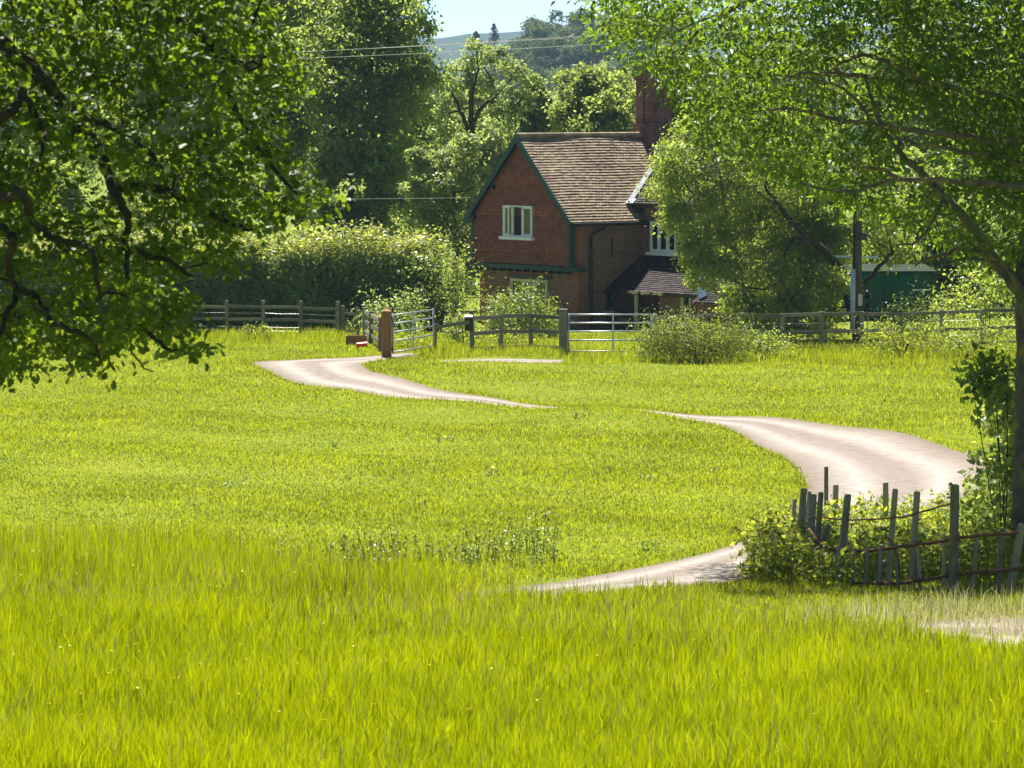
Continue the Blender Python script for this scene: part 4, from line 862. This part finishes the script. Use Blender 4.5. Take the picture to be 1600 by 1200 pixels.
# --- wooded far hill: individual trees, three shapes copied
protos = []
for k in range(3):
    rng = np.random.default_rng(500 + k); lob = lobes_in(rng, (0, 0, 6.2), (4.2, 4.2, 5.0), 12, .40, -.95)
    o = tree('hill_tree', 'x', 'tree', (0, 0, 0), lob, 'farwood', 510 + k, .3, per=18, nl=20, L=.62, csz=.42, twigs=0); protos.append(o)
rng = np.random.default_rng(9); spots = []
for px, D, s_ in [(700, 1000, .55), (726, 1010, .5), (752, 990, .6), (785, 985, .75), (808, 960, .9), (832, 975, 1.0), (858, 960, 1.1), (884, 975, 1.15), (910, 960, 1.1), (936, 970, 1.15), (962, 975, 1.1), (990, 970, 1.1),
                 (795, 920, .85), (822, 915, .9), (848, 910, .95), (872, 915, 1.0), (898, 910, .95), (925, 915, 1.0), (950, 910, 1.0), (810, 860, .9), (838, 855, .95), (862, 850, .9), (890, 855, 1.0), (916, 850, .95), (945, 855, 1.0), (774, 880, .7), (970, 850, 1.), (740, 900, .6), (1020, 970, 1.1), (1050, 970, 1.1), (778, 840, .8), (800, 825, .8), (826, 820, .85), (850, 815, .9), (876, 820, .9), (902, 815, .95), (928, 820, .95), (954, 815, 1.), (980, 820, 1.), (815, 780, .8), (845, 775, .85), (875, 780, .9), (905, 775, .9), (935, 780, .95), (1000, 880, 1.), (765, 940, .7), (1030, 900, 1.), (690, 860, .7), (712, 850, .72), (735, 860, .7), (757, 850, .75), (700, 800, .7), (725, 790, .7), (750, 800, .75), (772, 790, .75), (680, 980, .6)]:
    spots.append((px, D, s_))
HL = 'grey-green rounded tree in the wood on the distant hill'
for i, (px, D, s_) in enumerate(spots):
    o = protos[i] if i < 3 else copy_tree(protos[i % 3]); o['label'] = HL; o['group'] = 'trees of the distant hill wood'
    g = gD(px, D); o.location = (g[0], g[1], g[2] - .6); o.rotation_euler.z = rng.uniform(0, 6.28); o.scale = (s_ * rng.uniform(.85, 1.1), s_ * rng.uniform(.85, 1.1), s_ * rng.uniform(.95, 1.2))
def conifer(label, px, pytop, hpx, D, seed):
    rng = np.random.default_rng(seed); k = D / F; t = P(px, pytop, D); g = gD(px, D); h_ = t[2] - g[2]; o = thing('conifer_tree', label, 'tree', g)
    C, N0 = [], []
    for q in range(9):
        z = h_ - hpx * k * (q + .3) / 9; r = .25 + .26 * q ** .8
        for a in rng.uniform(0, 6.28, 9):
            m = 8; f = rng.uniform(.1, 1, m); C.append(np.stack([np.cos(a) * r * f, np.sin(a) * r * f, z - .1 * f + rng.normal(0, .08, m)], 1)); N0.append(np.tile([0, 0, 1.], (m, 1)))
    leaf_obj('crown', np.concatenate(C), np.concatenate(N0), .5, rng, 'conifer', o, SH_DIAMOND)
    b = MB(); b.tube([(0, 0, -.5), (0, 0, h_)], [.3, .05], 6); b.build('trunk', M['bark'], o)
conifer('dark conifer standing against the sky at the left end of the distant hill wood', 772, 38, 30, 940, 1)
conifer('smaller dark conifer just left of the other conifer on the skyline', 744, 50, 16, 940, 2)

# ------------------------------------------------------------------ near oak, left
def in_poly(pts, poly):
    x, y = pts[:, 0], pts[:, 1]; c = np.zeros(len(pts), bool); n = len(poly)
    for i in range(n):
        x0, y0 = poly[i]; x1, y1 = poly[(i + 1) % n]
        c ^= ((y0 > y) != (y1 > y)) & (x < (x1 - x0) * (y - y0) / (y1 - y0 + 1e-9) + x0)
    return c
def fill_poly(rng, poly, n, holes=()):
    p = np.array(poly); lo, hi = p.min(0), p.max(0); out = []
    while len(out) < n:
        q = rng.uniform(lo, hi, (n * 2, 2)); k = in_poly(q, poly)
        for hx, hy_, hr, pr in holes: k &= ~((np.hypot(q[:, 0] - hx, q[:, 1] - hy_) < hr) & (rng.random(len(q)) < pr))
        out += list(q[k])
    return np.array(out[:n])
def PP(pts, D): return np.array([P(x, y, d) for (x, y), d in zip(pts, D)])
rng = np.random.default_rng(21)
OAKP = [(-330, -330), (430, -330), (425, -20), (410, 50), (455, 85), (468, 150), (425, 170), (425, 225), (462, 255), (512, 330), (500, 352), (430, 345), (400, 372), (372, 378), (345, 420), (318, 430), (300, 470), (292, 505), (328, 535), (312, 560), (285, 552), (250, 528), (205, 540), (165, 578), (120, 572), (90, 555), (45, 572), (20, 598), (-60, 600), (-250, 520)]
holes = [(105, 320, 46, .97), (40, 225, 40, .93), (125, 262, 34, .95), (60, 390, 30, .9), (215, 330, 24, .8), (300, 390, 28, .8), (90, 150, 26, .8), (260, 180, 22, .8), (10, 450, 26, .8), (360, 220, 24, .8), (330, 330, 26, .6), (20, 130, 26, .6), (395, 300, 24, .7), (150, 470, 22, .5), (25, 500, 30, .6), (400, 130, 24, .5), (235, 420, 22, .5), (200, 200, 22, .5)]
n = 1080; cp2 = fill_poly(rng, OAKP, n, holes); cD = 29.2 + 4.6 * rng.random(n) ** .75; oc = PP(cp2, cD)
ob = gD(-190, 31.2); oak = thing('oak_tree', 'old oak at the left edge, its lobed-leaf branches hanging over the meadow', 'tree', ob)
nl_ = 40; off = rng.normal(0, 1, (n, nl_, 3)) * np.array([.11, .12, .06]) * rng.uniform(.7, 1.35, (n, 1, 1)); C = (oc[:, None] + off).reshape(-1, 3) - ob
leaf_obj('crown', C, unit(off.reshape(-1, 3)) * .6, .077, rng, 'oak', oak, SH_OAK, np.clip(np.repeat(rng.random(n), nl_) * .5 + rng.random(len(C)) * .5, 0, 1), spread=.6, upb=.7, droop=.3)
so = Skeleton(); o_ = ob
def OL(pts, D, r0, r1): so.limb([P(x, y, D - 7.4 + .25 * math.sin(i * 1.7)) - o_ for i, (x, y) in enumerate(pts)], r0, r1, 8, .012, rng, 5)
so.limb([(0, 0, -.5), (.1, 0, 1.2), (0, .1, 3.5), (-.2, 0, 6), (.2, .1, 9)], .55, .25, 14, .02, rng)
OL([(-190, 90), (-80, 30), (-10, 60), (62, 119), (103, 170), (150, 227), (176, 290), (199, 336), (196, 388), (199, 465)], 38, .078, .018)
OL([(199, 465), (215, 500), (253, 538), (290, 553)], 38, .028, .012)
OL([(150, 227), (180, 240), (215, 252)], 38, .035, .014); OL([(103, 170), (160, 190), (210, 215), (250, 260)], 37.4, .04, .015)
OL([(-190, 230), (-80, 215), (0, 185), (22, 168), (31, 140)], 37.3, .055, .03); OL([(31, 140), (62, 190), (70, 225), (62, 250)], 37.2, .03, .012)
OL([(-190, 330), (-90, 318), (0, 310), (36, 305), (46, 341), (78, 372), (140, 388), (150, 440), (155, 470)], 36.8, .05, .014)
OL([(-190, 340), (-60, 352), (8, 358), (20, 375), (12, 424), (26, 455), (0, 512), (-30, 560)], 37, .05, .016)
OL([(26, 455), (52, 462), (88, 507), (129, 522), (160, 560)], 37, .035, .012)
OL([(-190, -40), (0, -60), (150, -30), (260, 20), (330, 70), (390, 110)], 39.5, .075, .02); OL([(150, -30), (250, -120), (340, -160)], 39.5, .08, .03)
OL([(196, 388), (240, 400), (300, 430)], 38, .03, .012); OL([(330, 70), (370, 170), (420, 250), (470, 310)], 39.3, .035, .012); OL([(176, 290), (260, 300), (340, 340), (390, 360)], 38.6, .045, .012)
OL([(400, 20), (392, 80), (402, 98), (415, 90)], 38.5, .018, .008)
so.grow(oc - o_, .006, 4, .03, .22, rng, .05)
OL([(205, 545), (225, 575), (240, 581)], 37.5, .009, .005)
so.mb.build('trunk', M['oakbark'], oak, smooth=True)
# ------------------------------------------------------------------ near ash, right
rng = np.random.default_rng(22)
ASHP = [(1250, -250), (1190, -100), (920, -100), (917, 5), (938, 55), (985, 85), (1030, 125), (1068, 150), (1085, 215), (1120, 235), (1175, 240), (1235, 285), (1300, 300), (1345, 340), (1390, 345), (1430, 372), (1480, 372), (1520, 410), (1560, 470), (1640, 480), (1760, 450), (1760, -250)]
holes = [(1330, 145, 40, .9), (1430, 200, 42, .92), (1290, 200, 34, .9), (1420, 270, 44, .9), (1340, 95, 30, .85), (1480, 240, 30, .85), (1250, 150, 24, .8), (1240, 60, 24, .5), (1500, 300, 34, .7), (1130, 190, 22, .6), (1560, 350, 36, .7), (1180, 120, 26, .5), (1370, 60, 30, .5), (1550, 110, 30, .6), (1060, 60, 22, .5), (1340, 250, 26, .7)]
n = 1300; cp2 = np.concatenate([fill_poly(rng, ASHP, 1250, holes), fill_poly(rng, [(1300, -200), (1240, 40), (1420, 120), (1500, 330), (1620, 440), (1760, 420), (1760, -200)], 420, holes)]); n = len(cp2); D_ = 53.2 + 5.4 * rng.random(n) ** .7; ac = PP(cp2, D_)
ab = gD(1597, 54.5); ab[2] -= .02; ash = thing('ash_tree', 'ash tree at the right edge with curving trunk and yellow-lichened limbs', 'tree', ab)
nl_ = 36; off = rng.normal(0, 1, (n, nl_, 3)) * np.array([.19, .21, .11]) * rng.uniform(.7, 1.3, (n, 1, 1)); C = (ac[:, None] + off).reshape(-1, 3) - ab
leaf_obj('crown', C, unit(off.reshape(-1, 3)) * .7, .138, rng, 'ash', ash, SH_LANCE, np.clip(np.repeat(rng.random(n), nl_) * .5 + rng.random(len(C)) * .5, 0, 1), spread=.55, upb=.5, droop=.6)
so = Skeleton(); o_ = ab
def AL(pts, D, r0, r1): so.limb([P(x, y, (D if D < 54.8 else D - 1.6) + .25 * math.sin(i * 1.9)) - o_ for i, (x, y) in enumerate(pts)], r0, r1, 8, .014, rng, 5)
so.limb([(0, 0, -.5)] + [P(x, y, 54.5) - o_ for x, y in [(1597, 880), (1598, 780), (1601, 680), (1602, 560), (1598, 456)]], .175, .12, 14, .008, rng)
AL([(1598, 456), (1560, 412), (1520, 356), (1476, 308), (1440, 270), (1416, 248), (1380, 200), (1350, 120)], 54.5, .095, .022)
AL([(1598, 456), (1602, 400), (1622, 300), (1640, 180), (1650, 40), (1640, -150)], 54.7, .12, .07)
AL([(1640, 200), (1580, 222), (1508, 214), (1425, 203), (1320, 188), (1254, 173), (1200, 170)], 55.5, .065, .014); AL([(1625, 260), (1570, 250), (1517, 238), (1429, 223), (1380, 215)], 54, .05, .015)
AL([(1650, 130), (1560, 150), (1460, 131), (1400, 105), (1359, 87), (1330, 92), (1307, 105), (1270, 130)], 56, .055, .012); AL([(1460, 131), (1400, 122), (1340, 118), (1280, 112), (1210, 118)], 57, .055, .014)
AL([(1622, 300), (1560, 288), (1508, 284), (1403, 280), (1337, 300), (1300, 296), (1250, 286)], 55, .05, .012); AL([(1403, 280), (1370, 262), (1345, 262), (1330, 240)], 55, .035, .012)
AL([(1598, 456), (1565, 411), (1512, 389), (1455, 402), (1430, 415)], 54.2, .05, .012); AL([(1560, 412), (1500, 405), (1470, 418)], 54, .03, .01)
AL([(1650, 40), (1500, -20), (1300, -30), (1150, 10), (1030, 60)], 57, .07, .014); AL([(1150, 10), (1080, 60), (1060, 120), (1085, 170)], 57, .03, .01)
AL([(1360, 185), (1330, 150), (1300, 130), (1240, 120)], 55.8, .03, .01); AL([(1476, 308), (1440, 370), (1400, 385)], 54.3, .03, .01)
so.grow(ac - o_, .007, 4, .03, .22, rng, .05)
so.mb.build('trunk', M['ashbark'], ash, smooth=True)
# leafy suckers round the ash
def sprig(label, poly, n, D0, D1, nl_, seed, name='sapling', L=.13, base=None, mat='ash', cat='sapling'):
    rng = np.random.default_rng(seed); q = fill_poly(rng, poly, n); c = PP(q, rng.uniform(D0, D1, n)); b0 = gD(*base)
    o = thing(name, label, cat, b0); off = rng.normal(0, 1, (n, nl_, 3)) * [.11, .12, .10]; C = (c[:, None] + off).reshape(-1, 3) - b0; C[:, 2] = np.maximum(C[:, 2], .05)
    leaf_obj('foliage', C, unit(off.reshape(-1, 3)), L, rng, mat, o, SH_DIAMOND, spread=.6, upb=.4)
    s_ = Skeleton(); tops = c[np.argsort(-c[:, 2])[:5]] - b0
    for t in tops: s_.limb([(rng.normal(0, .05), rng.normal(0, .05), -.1), t * .45 + rng.normal(0, .10, 3), t], .011, .005, 5)
    s_.grow(c - b0, .005, 4, .014, .2, rng); s_.mb.build('stems', M['bark'], o, smooth=True)
sprig('leafy ash suckers sprouting left of the pale trunk at the right edge', [(1535, 640), (1560, 600), (1600, 590), (1640, 640), (1640, 850), (1560, 845), (1505, 815), (1490, 770), (1520, 735), (1545, 700)], 125, 55.0, 58.8, 34, 31, base=(1575, 57), mat='sucker')
sprig('thin leafy sapling against the fence beside the ash trunk', [(1500, 590), (1525, 545), (1560, 550), (1590, 575), (1575, 625), (1530, 615)], 22, 55, 56, 24, 32, base=(1568, 55.5))
# nettles inside and beside the stake fence
def plants(name, label, cat, pts, hts, mat, seed, L=.09, nl_=34, w=.10, kind=None, spread=.8):
    rng = np.random.default_rng(seed); n = len(pts); b0 = np.array(pts[0]); o = thing(name, label, cat, b0)
    if kind: o['kind'] = kind
    pts = np.array(pts) - b0; f = rng.uniform(.05, 1, (n, nl_)) ** .8; C = np.zeros((n, nl_, 3)); lean = rng.normal(0, .14, (n, 1, 2))
    C[:, :, :2] = pts[:, None, :2] + lean * f[..., None] * np.array(hts)[:, None, None] + rng.normal(0, w, (n, nl_, 2)) * (1.15 - .8 * f[..., None]); C[:, :, 2] = pts[:, None, 2] + f * np.array(hts)[:, None]
    C = C.reshape(-1, 3); leaf_obj('leaves', C, np.tile([0, 0, .6], (len(C), 1)), L, rng, mat, o, SH_DIAMOND, spread=spread, upb=.5)
    b = MB()
    for i in range(n): b.tube([pts[i], pts[i] + [lean[i, 0, 0] * .5 * hts[i], lean[i, 0, 1] * .5 * hts[i], hts[i] * .5], pts[i] + [lean[i, 0, 0] * hts[i], lean[i, 0, 1] * hts[i], hts[i]]], [.007, .006, .003], 4, cap=False)
    b.build('stems', M['nettle'], o); return o
rng = np.random.default_rng(41)
def gpts(poly, n):
    q = fill_poly(rng, poly, n); return [G(x, y, fn=flat_h) * [1, 1, 0] + [0, 0, 0] for x, y in q]
def onG(l): return [np.array([p[0], p[1], gz(p[0], p[1])]) for p in l]
EN = onG(gpts([(1195, 905), (1180, 880), (1215, 850), (1240, 830), (1290, 822), (1400, 822), (1530, 815), (1590, 830), (1590, 900), (1420, 905), (1290, 918)], 330))
plants('nettle_patch', 'dense sunlit nettles growing inside and around the stake fence', 'nettles', EN, list(rng.uniform(.32, .62, len(EN))), 'nettle', 42, .085, 40, .13, 'stuff')
EN = onG(gpts([(1172, 912), (1165, 890), (1205, 850), (1250, 842), (1292, 880), (1270, 915)], 90))
plants('nettle_patch', 'taller nettles and brambles at the left end of the stake fence', 'nettles', EN, list(rng.uniform(.22, .62, len(EN))), 'nettle', 43, .09, 46, .14, 'stuff')
for lab, poly, n, hh_ in [('dock and nettle clump left of centre where the long grass ends', [(505, 886), (560, 868), (660, 866), (665, 892), (540, 898)], 46, .60),
                          ('thin low weed clump between the dock clump and the tallest weeds', [(640, 884), (660, 872), (740, 866), (745, 888)], 22, .34),
                          ('straggling weeds at the left end of the weed band', [(430, 880), (450, 868), (520, 868), (525, 888)], 16, .36),
                          ('tallest weed clump by the long grass edge, right of the dock clump', [(715, 876), (800, 856), (868, 858), (875, 880), (740, 888)], 54, .70)]:
    pts = onG(gpts(poly, n)); plants('weed_clump', lab, 'weeds', pts, list(.18 + (hh_ - .18) * rng.random(n) ** 1.6), 'bramble', int(hh_ * 100) + n, .055, 24, .045)
# small tufts in the turf
for i, (px, py) in enumerate([(650, 793), (762, 745), (1004, 752), (1012, 860), (980, 690), (905, 652), (520, 700), (365, 762), (1120, 740), (690, 690)]):
    g = Pg(px, py); pts = [np.array([g[0] + rng.normal(0, .12), g[1] + rng.normal(0, .2), 0]) for _ in range(5)]; pts = onG(pts)
    o = plants('thistle', 'small thistle tuft in the short turf', 'weeds', pts, list(rng.uniform(.07, .16, 5)), 'shrub', 600 + i, .06, 14, .05); o['group'] = 'small thistles in the short turf'

# ------------------------------------------------------------------ grass: stuff
def blades(name, X, Y, H, Wd, mat, seed, lean=.35, kind='stuff', curl=.35, sink=0.0, tint=None):
    rng = np.random.default_rng(seed); n = len(X); Z = base_h(X, Y) - .08 * np.clip(on_road(X, Y) * 2 - 1, 0, 1) - sink
    a = rng.uniform(0, 2 * np.pi, n); l = np.abs(rng.normal(0, lean, n).clip(-1.6 * lean, 1.6 * lean)); dx, dy = np.cos(a) * l, np.sin(a) * l
    b = rng.uniform(0, 2 * np.pi, n); wx, wy = np.cos(b) * Wd / 2, np.sin(b) * Wd / 2
    V = np.empty((n, 5, 3), np.float32); m = .55
    V[:, 0] = np.stack([X - wx, Y - wy, Z], 1); V[:, 1] = np.stack([X + wx, Y + wy, Z], 1)
    V[:, 2] = np.stack([X + wx * .7 + dx * H * m * .6, Y + wy * .7 + dy * H * m * .6, Z + H * m], 1); V[:, 4] = np.stack([X - wx * .7 + dx * H * m * .6, Y - wy * .7 + dy * H * m * .6, Z + H * m], 1)
    V[:, 3] = np.stack([X + dx * H * (1 + curl), Y + dy * H * (1 + curl), Z + H * (1 - curl * l * .6)], 1)
    Fc = (np.arange(n)[:, None, None] * 5 + np.array([[0, 1, 2], [0, 2, 4], [4, 2, 3]])[None]).reshape(-1, 3); pa = .5 + .5 * np.sin(X * .9 + np.sin(Y * .7) * 2) * np.sin(Y * .45 + .6 * X)
    r = np.clip(.3 * pa + .7 * rng.random(n), 0, 1) if tint is None else np.clip(.22 * pa + .48 * tint + .36 * rng.random(n) - .03, 0, 1)
    return np_mesh(name, V.reshape(-1, 3), Fc, M[mat], None, np.repeat(r, 5))
rng = np.random.default_rng(61)
def long_edge(px): return np.interp(px, [-200, 0, 300, 500, 800, 870, 1130, 1200, 1300, 1600, 1900], [830, 838, 850, 866, 890, 907, 922, 905, 905, 905, 905])
def edge_D(x, y):
    px = CX + x / y * F; pyg = HOR + (CAMZ - flat_h(x, y)) / y * F; return pyg - long_edge(px)
def scatter(n, y0, y1, margin=1.2, power=1.0):
    y = y0 + (y1 - y0) * rng.random(n) ** power; x = (rng.random(n) * 2 - 1) * (y * 800 / F + margin); return x, y
x, y = scatter(460000, 32.5, 64, 1.5, 1.15)
ccx, ccy = scatter(26000, 32.5, 64, 1.5, 1.15); ci = rng.integers(0, len(ccx), len(x)); cl = rng.random(len(x)) < .66
x = np.where(cl, ccx[ci] + rng.normal(0, .035, len(x)), x); y = np.where(cl, ccy[ci] + rng.normal(0, .035, len(x)), y); ch_ = np.where(cl, rng.uniform(.62, 1.35, len(ccx))[ci], .8); ti_ = np.where(cl, rng.random(len(ccx))[ci], .3); ep_ = np.where(cl, rng.normal(0, 9, len(ccx))[ci], 0)
e = edge_D(x, y) + rng.normal(0, 6, len(x)) + ep_ + 9 * np.sin(x * 1.1 + 1.7 * np.sin(y * .35)) + 6 * np.sin(x * 3.1 + y * .8); k = (e > 0) & (rng.random(len(x)) < .12 + np.clip(e, 0, 400) / 62)
k &= ~((on_road(x, y) > .5) & (y < 62) & (x > 7.0 - 3) & (y < 50) & (rng.random(len(x)) < .75)); k &= ~((on_road(x, y) > .45) & (y >= 50)); x, y, e, ch_, ti_ = x[k], y[k], e[k], ch_[k], ti_[k]
hgt = rng.uniform(.16, .40, len(x)) * np.clip(.38 + e / 110, .38, 1.0); ppx = CX + x / y * F; hgt *= np.where((ppx > 1120) & (y > 45), .42, 1.0) * np.where((ppx > 1330) & (y > 41.5) & (y < 47.5), .74, 1.0); hgt *= ch_; hgt *= .9 + .25 * np.sin(x * .8 + 1.3 * np.sin(y * .5)) * np.sin(y * .6)
tag(blades('long_grass', x, y, hgt, rng.uniform(.007, .013, len(x)), 'grass', 62, .22, tint=ti_), 'tall bright yellow-green meadow grass filling the foreground', 'grass', kind='stuff')
# seed heads
k = rng.random(len(x)) < np.where(e < 120, .11, .022); xs_, ys_, hs_ = x[k], y[k], hgt[k] * 1.25 + .06
b_ = blades('seed_heads', xs_, ys_, hs_, np.full(len(xs_), .008), 'seed', 63, .2); tag(b_, 'thin straw-coloured seed stalks standing above the long grass', 'grass', kind='stuff')
k = (e < 85) & (e > -5) & (ppx < 700) & (rng.random(len(x)) < .08); stl = blades('tall_stalks', x[k], y[k], rng.uniform(.26, .60, k.sum()), np.full(k.sum(), .013), 'grass', 68, .14, tint=np.full(k.sum(), .1)); tag(stl, 'taller dark stalks fringing the far edge of the long grass', 'grass', kind='stuff')
# dry grass fringe on the bare path at right
q = fill_poly(rng, [(1210, 985), (1300, 966), (1450, 958), (1640, 952), (1640, 1005), (1500, 1000), (1380, 990)], 5200); g = np.array([G(a, c, fn=flat_h)[:2] for a, c in q[:420]]); g = np.repeat(g, 3, 0) + rng.normal(0, .18, (1260, 2))
tag(blades('dry_grass', g[:, 0], g[:, 1], rng.uniform(.18, .42, len(g)), np.full(len(g), .008), 'dry', 64, .3), 'pale dried grass along the bare path at lower right', 'grass', kind='stuff')
# short turf
x, y = scatter(600000, 44, 140, 2.5, 1.25); e = edge_D(x, y) + rng.normal(0, 6, len(x)); k = (e < 75) & (on_road(x, y) < .42); x, y = x[k], y[k]
hgt = rng.uniform(.03, .085, len(x)) * (1 + .5 * np.sin(x * .35 + y * .22) * np.sin(y * .31)) * np.where(y > 112, 1.3, 1.0)
tag(blades('short_grass', x, y, hgt, .010 + .00012 * y, 'turf', 65, .7), 'short sunlit pasture grass on both sides of the drive', 'grass', kind='stuff')
ed = np.concatenate([rl, rr]); ed = np.repeat(ed, 34, 0) + rng.normal(0, .13, (len(ed) * 34, 2)); k = (on_road(ed[:, 0], ed[:, 1]) < .93) & (ed[:, 1] > 53); ed = ed[k]
tag(blades('edge_grass', ed[:, 0], ed[:, 1], rng.uniform(.05, .16, len(ed)), .012 + .00008 * ed[:, 1], 'turf', 67, .5), 'ragged grass tufts creeping over the edges of the drive', 'grass', kind='stuff')
# rougher verge grass along the fences
x, y = scatter(70000, 117, 139, 3); px = CX + x / y * F; k = (((px < 600) & (y > 131)) | ((px > 880) & (y > 116.5) & (y < 126)) | ((px > 600) & (px < 900) & (y > 120) & (y < 128))) & (on_road(x, y) < .3); x, y = x[k], y[k]
tag(blades('verge_grass', x, y, rng.uniform(.12, .42, len(x)), np.full(len(x), .016), 'turf', 66, .35), 'rough unmown grass along the fences and gates', 'grass', kind='stuff')
# buttercups
rngb = np.random.default_rng(70); q = np.concatenate([np.stack([rngb.uniform(0, 1600, 90), rngb.uniform(900, 1190, 90)], 1), np.stack([rngb.normal(230, 200, 40), rngb.uniform(880, 1120, 40)], 1)])
C = []; S_ = MB()
for a, c in q:
    g = G(a, c); h_ = rngb.uniform(.30, .44); g = np.array([g[0], g[1], gz(g[0], g[1])])
    top = g + [rngb.normal(0, .03), rngb.normal(0, .03), h_]; S_.tube([g, top], .003, 3, cap=False)
    C += [top] * 6
C = np.array(C); V, Fc = leaves(C, np.tile([0, 0, .2], (len(C), 1)), .022, rngb, SH_DIAMOND, spread=.5, upb=.8)
fl = np_mesh('buttercups', V, Fc, M['petal'], None, np.repeat(rngb.random(len(C)), 4)); tag(fl, 'scattered yellow buttercups among the long grass', 'flowers', kind='stuff')
S_.build('stems', M['grass'], fl)
# ------------------------------------------------------------------ haze
HAZE = True
if HAZE:
    b = MB(); b.box(-1600, 1600, -70, 4050, -40, 75); m, t, out = newmat('thin blue haze'); v = N(t, 'ShaderNodeVolumePrincipled'); v.inputs['Density'].default_value = .00010; v.inputs['Color'].default_value = (.50, .72, 1.0, 1); v.inputs['Anisotropy'].default_value = 0.0
    t.links.new(v.outputs[0], out.inputs['Volume']); tag(b.build('haze', m), 'thin blue haze over the distant trees and hills', 'haze', kind='stuff')
